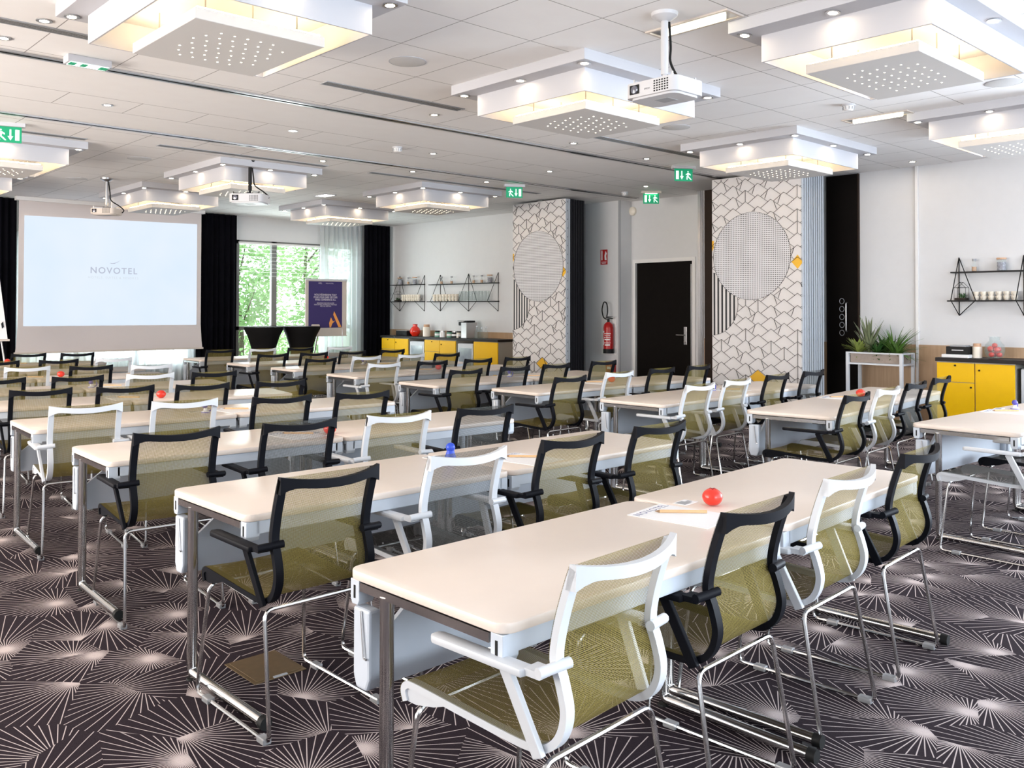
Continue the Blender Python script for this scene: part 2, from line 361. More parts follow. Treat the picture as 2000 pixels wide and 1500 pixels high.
# ------------------------------------------------------------------ room shell
XR, YF, XL, YB, H = 11.28, 16.20, -3.6, -4.6, 3.285
struct('floor', G().box(XL-.15, XR+.6, YB-.15, YF+.15, -.1, 0), carpet_mat())
struct('ceiling', G().box(XL-.15, XR+.6, YB-.15, YF+.15, H, H+.12), ceiling_mat())
struct('wall_left', G().box(XL-.15, XL, YB, 3.0, 0, H).box(XL-.15, XL, 13.0, YF, 0, H).box(XL-.15, XL, 3.0, 13.0, 0, .55).box(XL-.15, XL, 3.0, 13.0, 2.85, H), WALL)  # unseen wall; its long opening is added for the left fill lamp
g = G()   # right wall, with window opening beyond the frame and the door recess
g.box(XR, XR+.15, 0.9, 7.95, 0, H)
g.box(XR, XR+.15, YB, -3.5, 0, H).box(XR, XR+.15, -3.5, .9, 0, .65).box(XR, XR+.15, -3.5, .9, 2.85, H)
g.box(XR, XR+.15, 9.5, YF+.15, 0, H)
struct('wall_right', g, WALL)
g = G(); DX = 11.56
g.box(DX, DX+.15, 9.41, 9.65, 0, H).box(DX, DX+.15, 7.8, 8.265, 0, H).box(DX, DX+.15, 8.265, 9.41, 2.26, H)
g.box(XR+.15, DX, 9.5, 9.65, 0, H).box(XR+.15, DX, 7.8, 7.95, 0, H)
struct('wall_recess', g, WALL)
g = G()   # far wall with two window openings
W1 = (7.78, 9.72, .40, 2.82); W2 = (3.95, 6.9, .40, 2.7)
g.box(XL-.15, W2[0], YF, YF+.15, 0, H).box(W2[0], W2[1], YF, YF+.15, 0, W2[2]).box(W2[0], W2[1], YF, YF+.15, W2[3], H)
g.box(W2[1], W1[0], YF, YF+.15, 0, H).box(W1[0], W1[1]+.75, YF, YF+.15, 0, W1[2]).box(W1[0], W1[1]+.75, YF, YF+.15, W1[3], H).box(W1[1]+.75, XR+.15, YF, YF+.15, 0, H)
struct('wall_far', g, WALL)
g = G()
g.box(XL-.15, -.6, YB-.15, YB, 0, H).box(-.6, 9.4, YB-.15, YB, 0, .65).box(-.6, 9.4, YB-.15, YB, 2.85, H).box(9.4, XR+.6, YB-.15, YB, 0, H)
struct('wall_back', g, WALL)
struct('trim_1', G().box(XR-.018, XR, .9, 5.43, 0, 1.053), OAK)
struct('trim_2', G().box(XR-.018, XR, 5.88, 7.85, 0, 1.053), OAK)
struct('trim_3', G().box(XR-.018, XR, 10.35, YF, 0, 1.045), OAK)
struct('trim_4', G().box(XR-.03, XR, 4.665, 4.695, 0, H), WHITE)
struct('trim_5', G().box(XR-.02, XR, 7.0, 7.84, 0, H), BROWN)
struct('trim_6', G().box(XR-.035, XR, 7.87, 7.95, 0, H).box(XR-.05, XR-.035, 7.89, 7.91, 0, H), STEEL)
struct('trim_7', G().box(XR-.05, XR, 10.27, 10.33, 0, H), STEEL)
struct('trim_8', G().box(XR-.02, XR, 9.5, 9.535, 0, H), GREYP)
# recessed sliding rails of the two movable walls
for i, y in enumerate((6.93, 9.12)):
    g = G().box(XL, XR-.05, y-.05, y-.018, H-.012, H+.001).box(XL, XR-.05, y+.018, y+.05, H-.012, H+.001).box(XL, XR-.05, y-.018, y+.018, H-.003, H+.001)
    struct('trim_%d' % (9+i), g, STEEL)
    struct('trim_%d' % (11+i), G().box(XL, XR-.05, y-.006, y+.006, H-.014, H-.004), CAP)
# door and its casing
d = struct('door_1', G().box(DX+.03, DX+.08, 8.268, 9.406, 0.005, 2.25), DOORM)
g = G().box(DX-.02, DX+.12, 9.406, 9.46, 0, 2.31).box(DX-.02, DX+.12, 8.21, 8.268, 0, 2.31).box(DX-.02, DX+.12, 8.268, 9.406, 2.25, 2.31)
g.done('door_frame', WHITE, d)
hd = G().box(DX+.018, DX+.03, 8.40, 8.455, .93, 1.21).done('handle_plate', STEEL, d, bevel=.003)
G().tube(fillet([(DX+.02, 8.43, 1.08), (DX-.04, 8.43, 1.08), (DX-.04, 8.56, 1.08)], .02), .010).done('lever', CHROME, hd, smooth=True)
G().lathe([(.0, 0), (.016, 0), (.016, .02), (.0, .02)], (0, 0, 0), 12).done('lock_cylinder', CHROME, hd).matrix_local = Matrix.Translation((DX+.02, 8.428, .97)) @ Matrix.Rotation(-PI/2, 4, 'Y')
G().box(DX+.0, DX+.03, 8.29, 8.31, .1, 2.2).done('edge_strip', STEEL, d)
# tall dark cupboard door beside the parked wall leaves
d2 = struct('door_2', G().box(XR-.03, XR, 5.44, 5.875, 0, H-.01), DOORM)
G().box(XR-.04, XR, 5.425, 5.44, 0, H-.01).done('door_frame', BROWN, d2)
G().tube(fillet([(XR-.03, 5.585, 1.58), (XR-.07, 5.585, 1.58), (XR-.07, 5.585, 1.20), (XR-.03, 5.585, 1.20)], .02), .007).done('pull_handle', STEEL, d2, smooth=True)
for k in range(5):
    z = 1.60-.105*k
    g = G().tube([(XR-.034, 5.66+.032*math.cos(t*PI/7), z+.036*math.sin(t*PI/7)) for t in range(14)], .004, 5, closed=True)
    g.done('ring', GREYP, d2, smooth=True)

# windows in the far wall
def window(n, x0, x1, z0, z1, mull, trans, extra=0):
    g = G(); y0, y1 = YF-.01, YF+.07
    g.box(x0, x0+.07, y0, y1, z0, z1).box(x1-.07, x1, y0, y1, z0, z1).box(x0, x1, y0, y1, z0, z0+.06).box(x0, x1, y0, y1, z1-.07, z1)
    for m in mull: g.box(m-.055, m+.055, y0, y1, z0, z1)
    for t in trans: g.box(x0, x1, y0, y1, t-.035, t+.035)
    o = struct('window_%d' % n, g, ALU)
    G().box(x0+.05, x1-.05, YF+.02, YF+.028, z0+.04, z1-.05).done('pane', PANE, o)
    return o
w1 = window(1, W1[0], W1[1]+.75, W1[2], W1[3], (8.59, 9.70), (1.11,))
w2 = window(2, W2[0], W2[1], W2[2], W2[3], (4.9, 5.9), (1.11,))
G().box(W1[0]-.04, W1[1]+.79, YF-.10, YF, .34, .40).done('window_sill', WHITE, w1)
for n, (a, b) in enumerate((((-.6, 9.4), None), (None, (-3.5, .9)))):
    g = G()
    if a:
        for k in range(6): x = a[0]+(a[1]-a[0])*k/5; g.box(x-.04, x+.04, YB-.1, YB-.02, .65, 2.85)
        g.box(a[0], a[1], YB-.1, YB-.02, .65, .72).box(a[0], a[1], YB-.1, YB-.02, 2.78, 2.85)
    else:
        for k in range(4): y = b[0]+(b[1]-b[0])*k/3; g.box(XR+.02, XR+.1, y-.04, y+.04, .65, 2.85)
        g.box(XR+.02, XR+.1, b[0], b[1], .65, .72).box(XR+.02, XR+.1, b[0], b[1], 2.78, 2.85)
    struct('window_%d' % (3+n), g, ALU)
g = G()
for k in range(7): y = 3.0+10.0*k/6; g.box(XL-.12, XL-.04, y-.04, y+.04, .55, 2.85)
g.box(XL-.12, XL-.04, 3.0, 13.0, .55, .62).box(XL-.12, XL-.04, 3.0, 13.0, 2.78, 2.85)
struct('window_5', g, ALU)  # unseen frame added around the opening that admits the left fill
# lowered blind behind the upper glass
bl = empty('venetian_blind', (8.75, YF-.05, 2.75), 'thin white blind slats lowered over the upper half of the window', 'blind')
g = G()
for k in range(9): g.bar((-.92, 0, -.02-.075*k), (.92, 0, -.02-.075*k), .034, .004)
g.done('slats', WHITE, bl)
G().box(-.94, .94, -.02, .02, 0, .035).done('head_rail', WHITE, bl)

# outside: bright lawn and trees seen through the glass
G().box(-20, 40, YF+.3, 60, -.6, -.5).done('lawn', mat('lawn', (0.30, 0.38, 0.20), 0.9, noise=0.3, nscale=2)).update_tag()
tag(bpy.data.objects['lawn'], 'pale green lawn outside beyond the far windows', 'lawn', kind='structure')
LEAFO = leaf_out()
def tree(x, y, h, cr, n, label, seed):
    rd = random.Random(seed)
    t = empty('leafy_tree', (x, y, -.5), label, 'tree', 'trees outside the far window')
    g = G(); pts = smooth_path([(0, 0, 0), (.08, 0, h*.3), (-.06, .05, h*.6), (0, 0, h*.85)], 4)
    g.tube(pts, [.075-.045*i/len(pts) for i in range(len(pts))], 7)
    for k in range(4):
        a = rd.uniform(0, 6.28); z = h*rd.uniform(.2, .7)
        g.tube([(0, 0, z), (cr*.4*math.cos(a), cr*.4*math.sin(a), z+h*.1), (cr*.8*math.cos(a), cr*.8*math.sin(a), z+h*.22)], [.03, .02, .008], 5)
    g.done('trunk', BARK, t, smooth=True)
    g = G(); cl = []
    for k in range(60): a = rd.uniform(0, 6.28); rr = cr*math.sqrt(rd.random()); cl.append((rr*math.cos(a), rr*math.sin(a), h*rd.uniform(.12, 1.0)))
    for k in range(n):
        c = rd.choice(cl); p = Vector(c)+Vector([rd.gauss(0, .22) for _ in range(3)]); s = rd.uniform(.05, .10)
        a = Vector([rd.gauss(0, 1) for _ in range(3)]).normalized(); b = a.orthogonal().normalized()*s*.5; a = a*s
        g.add([p-a, p+b, p+a, p-b], [(0, 1, 2, 3)])
    g.done('foliage', LEAFO, t)
tree(9.3, 19.2, 4.4, .85, 3600, 'tree with light leaves outside, right of the window mullion', 1)
tree(11.9, 20.6, 4.8, .95, 3600, 'leafy tree outside behind the poster side of the window', 2)
tree(12.2, 25.5, 5.8, 1.5, 4200, 'farther tree outside, seen left in the window', 3)
tree(16.4, 27.0, 6.4, 1.5, 3000, 'farther tree outside, seen behind the voile curtain', 4)
tree(6.4, 20.5, 4.4, .9, 1800, 'tree outside behind the projection screen window', 5)

# curtains
def curtain(x0, x1, y, z0, z1, m, label, amp=.035, pitch=.11, cat='curtain', hold=None):
    g = G(); n = int((x1-x0)/pitch*10); rd = random.Random(int(x0*100))
    ph = 0
    for i in range(n+1):
        x = x0+(x1-x0)*i/n; ph += 2*PI/10*(1+.25*math.sin(i*.23))
        yy = y+amp*math.sin(ph)+.006*rd.random()
        g.v += [(x, yy, z0), (x+.004*math.sin(ph*.7), yy, (z0+z1)/2), (x, yy*.6+y*.4, z1)]
        g.v += [(x, yy+.006, z0), (x+.004*math.sin(ph*.7), yy+.006, (z0+z1)/2), (x, yy*.6+y*.4+.006, z1)]
    for i in range(n):
        a, b = i*6, (i+1)*6
        g.f += [(a, b, b+1, a+1), (a+1, b+1, b+2, a+2), (a+3, a+4, b+4, b+3), (a+4, a+5, b+5, b+4), (a+2, b+2, b+5, a+5), (a, a+3, b+3, b)]
    g.f += [(0, 1, 4, 3), (1, 2, 5, 4), (n*6, n*6+3, n*6+4, n*6+1), (n*6+1, n*6+4, n*6+5, n*6+2)]
    o = g.done('curtain', m, smooth=True); tag(o, label, cat); return o
curtain(2.2, 3.93, YF-.15, .02, H-.01, CURT, 'black velvet curtain hanging left of the projection screen')
curtain(6.95, 7.74, YF-.14, .02, H-.01, CURT, 'black velvet curtain between projection screen and window')
curtain(10.53, 11.17, YF-.30, .02, H-.01, CURT, 'black velvet curtain in the corner beside the coffee counter')
curtain(9.55, 10.56, YF-.16, .02, H-.02, SHEER, 'white voile curtain right of the window with trees')
curtain(3.95, 6.95, YF-.10, .02, 2.75, SHEER, 'long white voile curtain behind and below the projection screen')

# ------------------------------------------------------------------ projection screen
sy = 15.83
s = empty('projection_screen', (5.42, sy, H), 'large white roll-down projection screen showing a hotel logo', 'projection screen')
SCR = mat('screen_cloth', (0.66, 0.60, 0.585), 0.8)
g = G(); zs = [0.77, 0.9, 1.2, 1.7, 2.2, 2.7, 3.25]
for i, z in enumerate(zs):
    wd = 1.51+(.035*(1-(z-.77)/.5)**2 if z < 1.27 else 0)
    g.v += [(-wd, 0, z-H), (wd, 0, z-H), (wd, .004, z-H), (-wd, .004, z-H)]
for i in range(len(zs)-1):
    a, b = i*4, i*4+4; g.f += [(a, a+1, b+1, b), (a+1, a+2, b+2, b+1), (a+2, a+3, b+3, b+2), (a+3, a, b, b+3)]
g.f += [(3, 2, 1, 0), (24, 25, 26, 27)]
g.done('screen_cloth', SCR, s)
G().bar((-1.56, .002, .765-H), (1.56, .002, .765-H), .03, .03).done('bottom_bar', CREAM, s)
G().box(-1.56, 1.56, -.05, .06, -.06, 0).done('case', WHITE, s)
IMG = mat('projected_image', (0, 0, 0), 0.9, emit=(0.76, 0.86, 0.97), estr=0.66); nt, b = nodes(IMG)
n = nt.nodes.new('ShaderNodeTexNoise'); n.inputs['Scale'].default_value = 1.1; tc = nt.nodes.new('ShaderNodeTexCoord'); nt.links.new(tc.outputs['Object'], n.inputs['Vector'])
nt.links.new(mixcol(nt, n.outputs['Fac'], (0.66, 0.80, 0.96), (0.82, 0.88, 0.98)), b.inputs['Emission Color'])
im = G().add([(-1.43, -.003, 1.20-H), (1.43, -.003, 1.19-H), (1.43, -.003, 3.03-H), (-1.43, -.003, 2.985-H),
              (-1.43, -.001, 1.20-H), (1.43, -.001, 1.19-H), (1.43, -.001, 3.03-H), (-1.43, -.001, 2.985-H)],
             [(0,1,2,3),(7,6,5,4),(0,4,5,1),(1,5,6,2),(2,6,7,3),(3,7,4,0)]).done('projected_picture', IMG, s)
text('NOVOTEL', .148, LOGO, im, (-.03, -.005, 2.085-H), (PI/2, 0, 0), 'logo_lettering', space=1.22, bold=.002)
text('HOTELS, SUITES & RESORTS', .052, LOGO2, im, (-.035, -.005, 1.995-H), (PI/2, 0, 0), 'logo_tagline', space=1.32)
g = G(); sw = [(-.11, 2.265), (-.05, 2.262), (0, 2.275), (.05, 2.30), (.095, 2.335), (.04, 2.287), (-.02, 2.255), (-.07, 2.252)]
g.prism([(a, b-H) for a, b in sw], -.0055, -.0045, 'xz').done('logo_swoosh', LOGO, im)

# ------------------------------------------------------------------ movable wall leaves with printed faces
DOT = dots_mat()
PFACE = mat('print_ground', (0.74, 0.71, 0.70), 0.5); PLINE = mat('print_black', (0.012, 0.012, 0.016), 0.5); PYEL = mat('print_yellow', (0.85, 0.47, 0.02), 0.5)
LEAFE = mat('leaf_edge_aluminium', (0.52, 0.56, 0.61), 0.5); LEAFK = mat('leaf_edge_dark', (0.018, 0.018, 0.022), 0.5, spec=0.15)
def mural(root, X0, yl, yr, zt, seed):
    """printed face on plane x = X0 facing -x; u runs from the left (far) edge yl towards yr"""
    rd = random.Random(seed); W = yl-yr; cu, cv, cr = .60, 2.19, .575; qu, qv, qr = -.02, 1.56, .425
    def P(u, v): return (yl-u, v)
    def ok(u, v):
        return 0 < u < W and .02 < v < zt and (u-cu)**2+(v-cv)**2 > (cr+.004)**2 and not ((u-qu)**2+(v-qv)**2 < qr*qr)
    g = G(); th = .016
    def seg(u0, v0, u1, v1):
        n = max(2, int(math.hypot(u1-u0, v1-v0)/.006)); run = []
        for i in range(n+1):
            t = i/n; u, v = u0+(u1-u0)*t, v0+(v1-v0)*t
            if ok(u, v): run.append((u, v))
            if (not ok(u, v) or i == n) and len(run) > 1:
                a, b = P(*run[0]), P(*run[-1]); g.bar((X0-.001, *a), (X0-.001, *b), .0022, th, up=(1, 0, 0)); run = []
            elif not ok(u, v): run = []
    DU, DV, SL = .187, .152, .70
    for i in range(-1, 9):
        for j in range(-1, 24):
            u = .147+DU*(i-1)+.0; v = zt+.05-j*DV-(DV/2 if i % 2 else 0)
            for sgn in (-1, 1): seg(u, v, u+sgn*.150, v-.150*SL)
            k = rd.random()
            if k < .2: seg(u, v, u, v-DV)
            elif k < .6:
                sgn = rd.choice((-1, 1)); seg(u+sgn*.045, v-.045*SL, u+sgn*.085, v-.045*SL-.105)
    # stripes of the quarter disc
    k = 0; u = .035
    while u < qr:
        vt = qv+math.sqrt(max(0, qr*qr-(u-qu)**2)); vb = qv-math.sqrt(max(0, qr*qr-(u-qu)**2))
        if abs(u-cu) < cr: vt = min(vt, cv-math.sqrt(cr*cr-(u-cu)**2))
        if vt-vb > .03: g.box(X0-.0022, X0-.0002, yl-u-.013, yl-u+.013, vb, vt)
        u += .062
    def arc(cu_, cv_, r, test):
        n = 160; prev = None
        for i in range(n+1):
            t = 2*PI*i/n; u, v = cu_+r*math.cos(t), cv_+r*math.sin(t)
            if prev and test(u, v) and test(*prev): g.bar((X0-.0015, *P(*prev)), (X0-.0015, *P(u, v)), .003, .009, up=(1, 0, 0))
            prev = (u, v)
    arc(cu, cv, cr, lambda u, v: 0 < u < W)
    arc(qu, qv, qr, lambda u, v: 0 < u < W and (u-cu)**2+(v-cv)**2 > cr*cr)
    g.done('line_print', PLINE, root)
    n = 64; poly = [(yl-max(0.002, min(W-.002, cu+cr*math.cos(2*PI*i/n))), cv+cr*math.sin(2*PI*i/n)) for i in range(n)]
    G().prism(poly, X0-.0009, X0-.0001, 'yz').done('dotted_disc', DOT, root)
    def dia(u, v, a, b):
        pts = [(u, v+b), (min(u+a, W), v+.1*b), (min(u+a*.85, W), v-.25*b), (u, v-b), (max(u-a, 0), v)]
        G().prism([P(*p) for p in pts], X0-.0008, X0-.0001, 'yz').done('yellow_print', PYEL, root)
    dia(W-.06, 2.09, .085, .09); dia(.70, .60, .125, .10)
    G().prism([P(0, 2.42), P(.03, 2.42), P(.025, 2.32), P(0, 2.28)], X0-.0008, X0-.0001, 'yz').done('yellow_print', PYEL, root)
def wall_stack(X0, yl, yr, n, which, edge_cols):
    for k in range(n):
        x = X0+.112*k
        side = 'parked movable wall leaf with yellow, black and white geometric print, %s' % which if k == 0 else '%s parked wall leaf behind the printed one, %s' % (('second', 'third', 'fourth', 'fifth')[k-1], which)
        r = empty('movable_wall_leaf', (0, 0, 0), side, 'movable wall', 'parked movable wall leaves')
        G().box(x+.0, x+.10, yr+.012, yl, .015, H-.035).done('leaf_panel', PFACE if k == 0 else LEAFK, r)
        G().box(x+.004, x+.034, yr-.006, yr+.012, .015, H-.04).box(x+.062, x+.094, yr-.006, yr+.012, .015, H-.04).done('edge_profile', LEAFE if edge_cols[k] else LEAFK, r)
        g = G()
        for j in range(22): z = .25+.14*j; g.box(x+.042, x+.052, yr+.002, yr+.014, z, z+.02)
        g.done('edge_bolts', CAP, r)
        G().box(x+.03, x+.07, (yl+yr)/2-.05, (yl+yr)/2+.05, H-.035, H-.012).done('roller', STEEL, r)
        if k == 0: mural(r, x, yl, yr, H-.045, 5+int(yl))
wall_stack(10.24, 7.005, 5.675, 5, 'right of the dark door', (1, 1, 1, 1, 1))
wall_stack(10.24, 10.985, 9.755, 4, 'left of the fire extinguisher', (1, 0, 0, 0))

# ------------------------------------------------------------------ ceiling luminaires
def make_luminaire():
    r = empty('ceiling_luminaire', (0, 0, H), '', 'ceiling light', 'square tiered ceiling luminaires')
    hp = .77
    G().box(-hp, hp, -hp, hp, -.078, 0).done('mounting_plate', LUM, r, bevel=.003)
    a, t = .62, .012
    g = G()
    for x0, x1, y0, y1 in ((-a, a, -a, -a+t), (-a, a, a-t, a), (-a, -a+t, -a+t, a-t), (a-t, a, -a+t, a-t)): g.box(x0, x1, y0, y1, -.245, -.078)
    g.done('skirt', LUM, r)
    b = .42
    p = G().box(-b, b, -b, b, -.31, -.25).done('diffuser_panel', LUMPANEL, r, bevel=.004)
    g = G(); rd = random.Random(3)
    for i in range(7):
        for j in range(7):
            if (i in (0, 6)) and (j in (0, 6)): continue
            x, y = -.27+.085*i+(.035 if j % 2 else 0), -.27+.088*j
            g.prism([(x+.0065*math.cos(q*PI/4), y+.0065*math.sin(q*PI/4)) for q in range(8)], -.3112, -.3098)
    g.done('star_holes', STAR, p)
    for x, y in ((-.3, -.3), (.3, -.3), (.3, .3), (-.3, .3), (0, -.3), (0, .3)): G().tube([(x, y, -.25), (x, y, -.078)], .005, 6).done('hanger', CHROME, r)
    c = .40
    g = G()
    for x0, x1, y0, y1 in ((-c, c, -c, -c+.03), (-c, c, c-.03, c), (-c, -c+.03, -c+.03, c-.03), (c-.03, c, -c+.03, c-.03)): g.box(x0, x1, y0, y1, -.249, -.238)
    g.done('led_strip', LED, r)
    for x, y in ((-1, -1), (0, -1), (1, -1), (1, 0), (1, 1), (0, 1), (-1, 1), (-1, 0)):
        x, y = x*.695, y*.695
        sp = G().ring([(.047, -.084), (.047, -.078), (.030, -.078), (.030, -.084)], (x, y, 0), 16).done('spot_ring', STEEL, r)
        G().lathe([(0, -.083), (.026, -.083), (.026, -.079), (0, -.079)], (x, y, 0), 12).done('spot_lens', SPOT, sp)
    return r
LUMS = [(5.31, 4.83, 1.06, .94, 'tiered square ceiling light in the middle, left of the white projector'),
 (2.27, 4.85, .90, 1.04, 'largest tiered square ceiling light at the top left'),
 (5.67, 2.48, 1.20, .84, 'large tiered square ceiling light at the top right'),
 (8.78, 5.13, 1.12, .90, 'tiered square ceiling light in front of the right printed wall leaf'),
 (8.98, 2.80, 1.06, .88, 'tiered square ceiling light cut by the right edge of the photo'),
 (2.40, 10.90, 1.0, 1.0, 'tiered square ceiling light cut by the left edge, nearer one'),
 (2.53, 13.72, 1.0, 1.0, 'tiered square ceiling light at left edge just above the left curtain'),
 (5.29, 10.85, .89, 1.10, 'tiered square ceiling light behind the black-mounted projector'),
 (5.37, 13.62, .87, 1.16, 'tiered square ceiling light in front of the projection screen'),
 (8.34, 10.76, .99, .97, 'tiered square ceiling light left of the printed wall leaf by the shelves'),
 (8.41, 13.50, 1.02, .94, 'tiered square ceiling light in front of the window and voile')]
base = make_luminaire()
for i, (x, y, sx, sy_, lb) in enumerate(LUMS):
    o = base if i == 0 else copy_tree(base)
    o.location = (x, y, H); o.scale = (sx, sy_, 1); o['label'] = lb

# recessed ceiling fittings
def spot_at(first=[None]):
    pass
sp0 = empty('recessed_spot', (0, 0, H), '', 'spotlight', 'small recessed ceiling spots')
G().ring([(.048, -.006), (.048, 0), (.028, 0), (.028, -.006)], (0, 0, 0), 16).done('spot_ring', STEEL, sp0)
G().lathe([(0, -.005), (.026, -.005), (.026, -.001), (0, -.001)], (0, 0, 0), 12).done('spot_lens', DOWN, sp0)
SPOTS = [(2.709, 8.156, 'first small spot from the left in the tiled strip between the rails'), (4.468, 8.05, 'second small spot from the left in the tiled strip between the rails'),
 (6.304, 8.12, 'small spot right of the smoke detector between the rails'), (8.229, 8.13, 'fourth small spot from the left between the rails'), (10.246, 8.15, 'rightmost small spot between the rails, near the exit sign over the door'),
 (5.051, 6.489, 'small spot left of the middle luminaire beside the near rail'), (7.014, 6.568, 'small spot right of the middle luminaire beside the near rail'), (8.371, 6.646, 'small spot beside the near rail, third along it'),
 (1.528, 6.60, 'small spot at the left edge beside the near rail'), (1.62, 6.03, 'small spot left of the large left luminaire'),
 (6.944, 9.374, 'small spot beyond the far rail, left one'), (8.266, 9.419, 'small spot beyond the far rail, right one'), (10.883, 4.571, 'small spot near the right wall'),
 (9.99, 11.65, 'small spot near the left coffee counter wall'), (5.65, 9.45, 'small spot just beyond the far rail above the black projector')]
for i, (x, y, lb) in enumerate(SPOTS):
    o = sp0 if i == 0 else copy_tree(sp0)
    o.location = (x, y, H); o['label'] = lb
def vent(x0, x1, y, lb):
    v = empty('slot_diffuser', (x0, y, H), lb, 'air vent', 'linear slot air diffusers')
    L = x1-x0
    G().box(0, L, -.055, -.045, -.006, 0).box(0, L, .045, .055, -.006, 0).box(0, .01, -.045, .045, -.006, 0).box(L-.01, L, -.045, .045, -.006, 0).done('frame', GREYP, v)
    G().box(0.01, L-.01, -.045, .045, -.0015, 0).done('backing', SPKG, v)
    g = G()
    for k in range(4): g.box(.01, L-.01, -.036+.024*k-.004, -.036+.024*k+.004, -.005, -.001)
    g.done('slats', ALU, v)
vent(3.685, 5.1, 6.16, 'long grey slot vent running up to the middle luminaire')
vent(5.75, 9.6, 6.16, 'long grey slot vent right of the middle luminaire')
vent(.4, 1.98, 6.20, 'grey slot vent at the top left edge')
vent(3.78, 5.9, 9.78, 'far grey slot vent behind the far rail, above the projectors')
vent(6.57, 9.7, 9.82, 'far grey slot vent behind the far rail, near the printed leaf')
vent(2.3, 3.1, 9.98, 'short far slot vent beside the left exit sign')
for x, y, lb in ((3.819, 5.222, 'round ceiling speaker right of the large left luminaire'), (7.137, 5.3, 'round ceiling speaker right of the middle luminaire'), (7.61, 2.48, 'round ceiling speaker beside the large right luminaire'),
                 (3.966, 10.824, 'far round ceiling speaker left of the black projector'), (3.95, 13.1, 'farthest round ceiling speaker near the screen projector')):
    o = empty('ceiling_speaker', (x, y, H), lb, 'speaker', 'round ceiling speakers')
    G().lathe([(0, -.008), (.115, -.008), (.13, -.004), (.13, 0), (0, 0)], (0, 0, 0), 28).done('grille', SPKG, o, smooth=True)
    G().ring([(.131, -.005), (.138, -.003), (.138, 0), (.131, 0)], (0, 0, 0), 28).done('rim', LUM, o)
for x, y, lb in ((4.62, 3.30, 'lit recessed tube light behind the white projector pole'), (8.10, 3.72, 'lit recessed tube light near the right smoke detector')):
    o = empty('recessed_tube_light', (x, y, H), lb, 'ceiling light', 'recessed tube lights')
    G().box(-.09, .09, -.31, -.29, -.01, 0).box(-.09, .09, .29, .31, -.01, 0).box(-.09, -.07, -.29, .29, -.01, 0).box(.07, .09, -.29, .29, -.01, 0).done('frame', CREAM, o)
    G().box(-.07, .07, -.29, .29, -.004, 0).done('reflector', STEEL, o)
    G().tube([(0, -.23, -.012), (0, .23, -.012)], .022, 8).done('tube', TUBE, o)
o = empty('round_led_downlight', (4.85, 13.0, H), 'round white LED downlight by the screen projector', 'ceiling light')
G().lathe([(0, -.008), (.09, -.008), (.09, 0), (0, 0)], (0, 0, 0), 20).done('lens', mat('led_white', (1, 1, 1), .5, emit=(1, .98, .92), estr=4), o)
G().ring([(.091, -.01), (.11, -.006), (.11, 0), (.091, 0)], (0, 0, 0), 20).done('rim', LUM, o)
o = empty('square_led_downlight', (7.4, 12.3, H), 'small square white LED light above the far rows', 'ceiling light')
G().box(-.09, .09, -.15, .15, -.008, 0).done('lens', bpy.data.materials['led_white'], o)
G().box(-.105, -.091, -.165, .165, -.01, 0).box(.091, .105, -.165, .165, -.01, 0).box(-.091, .091, -.165, -.151, -.01, 0).box(-.091, .091, .151, .165, -.01, 0).done('frame', LUM, o)
for x, y, lb in ((7.451, 3.681, 'white smoke detector near the right tube light'), (5.774, 8.081, 'white smoke detector in the tiled strip between the rails'), (6.6, 11.9, 'far smoke detector above the far rows'), (10.55, 8.8, 'smoke detector above the door recess')):
    o = empty('smoke_detector', (x, y, H), lb, 'smoke detector', 'ceiling smoke detectors')
    G().lathe([(0, -.012), (.055, -.012), (.055, 0), (0, 0)], (0, 0, 0), 18).done('base', LUM, o)
    h = G().lathe([(0, -.055), (.030, -.055), (.042, -.045), (.046, -.013), (0, -.013)], (0, 0, 0), 18).done('sensor_head', WHITE, o, smooth=True)
    g = G()
    for k in range(10): a = 2*PI*k/10; g.bar((.046*math.cos(a), .046*math.sin(a), -.045), (.049*math.cos(a), .049*math.sin(a), -.02), .006, .004)
    g.done('grille_slots', GREYP, h)

# ------------------------------------------------------------------ exit signs
def exit_sign(x, y, rz, lb, lamp=False, w_=.24, h_=.15, arrow_first=True, zt=H-.035):
    o = empty('exit_sign', (x, y, zt), lb, 'exit sign', 'green emergency exit signs', rz)
    G().box(-w_/2-.03, w_/2+.03, -.035, .035, -.0, .035).done('lamp_housing', LUM if not lamp else CREAM, o)
    p = G().box(-w_/2, w_/2, -.004, .004, -h_-.005, -.002).done('sign_plate', GREEN, o)
    g = G(); yv = -.0055; f = lambda pts: g.prism([(a*w_, -.005-h_*(1-b)) for a, b in pts], yv, -.0042, 'xz')
    s = 1 if arrow_first else -1
    f([(-.42*s, .15), (-.42*s, .85), (-.27*s, .85), (-.27*s, .15)])                       # door
    f([(-.13*s, .85), (-.07*s, .85), (-.07*s, .38), (-.13*s, .38)]); f([(-.20*s, .42), (0, .42), (-.10*s, .14)])  # arrow
    cx = .24*s
    f([(cx+.035*math.cos(t*PI/4), .80+.055*math.sin(t*PI/4)) for t in range(8)])
    f([(cx-.03, .70), (cx+.05, .70), (cx+.03, .42), (cx-.04, .42)])
    f([(cx-.03, .68), (cx-.13, .55), (cx-.10, .50), (cx-.02, .60)]); f([(cx+.04, .68), (cx+.14, .60), (cx+.15, .50), (cx+.12, .50), (cx+.03, .58)])
    f([(cx-.04, .45), (cx-.02, .14), (cx-.08, .14), (cx-.08, .42)]); f([(cx+.0, .46), (cx+.11, .30), (cx+.20, .14), (cx+.15, .12), (cx-.02, .36)])
    g.done('pictogram', EXW, p)
    return o
exit_sign(9.148, 6.68, -.55, 'green exit sign hanging beside the near rail, right of centre', arrow_first=True)
exit_sign(8.75, 9.36, -.55, 'green exit sign hanging left of the printed wall leaf by the shelves', arrow_first=False)
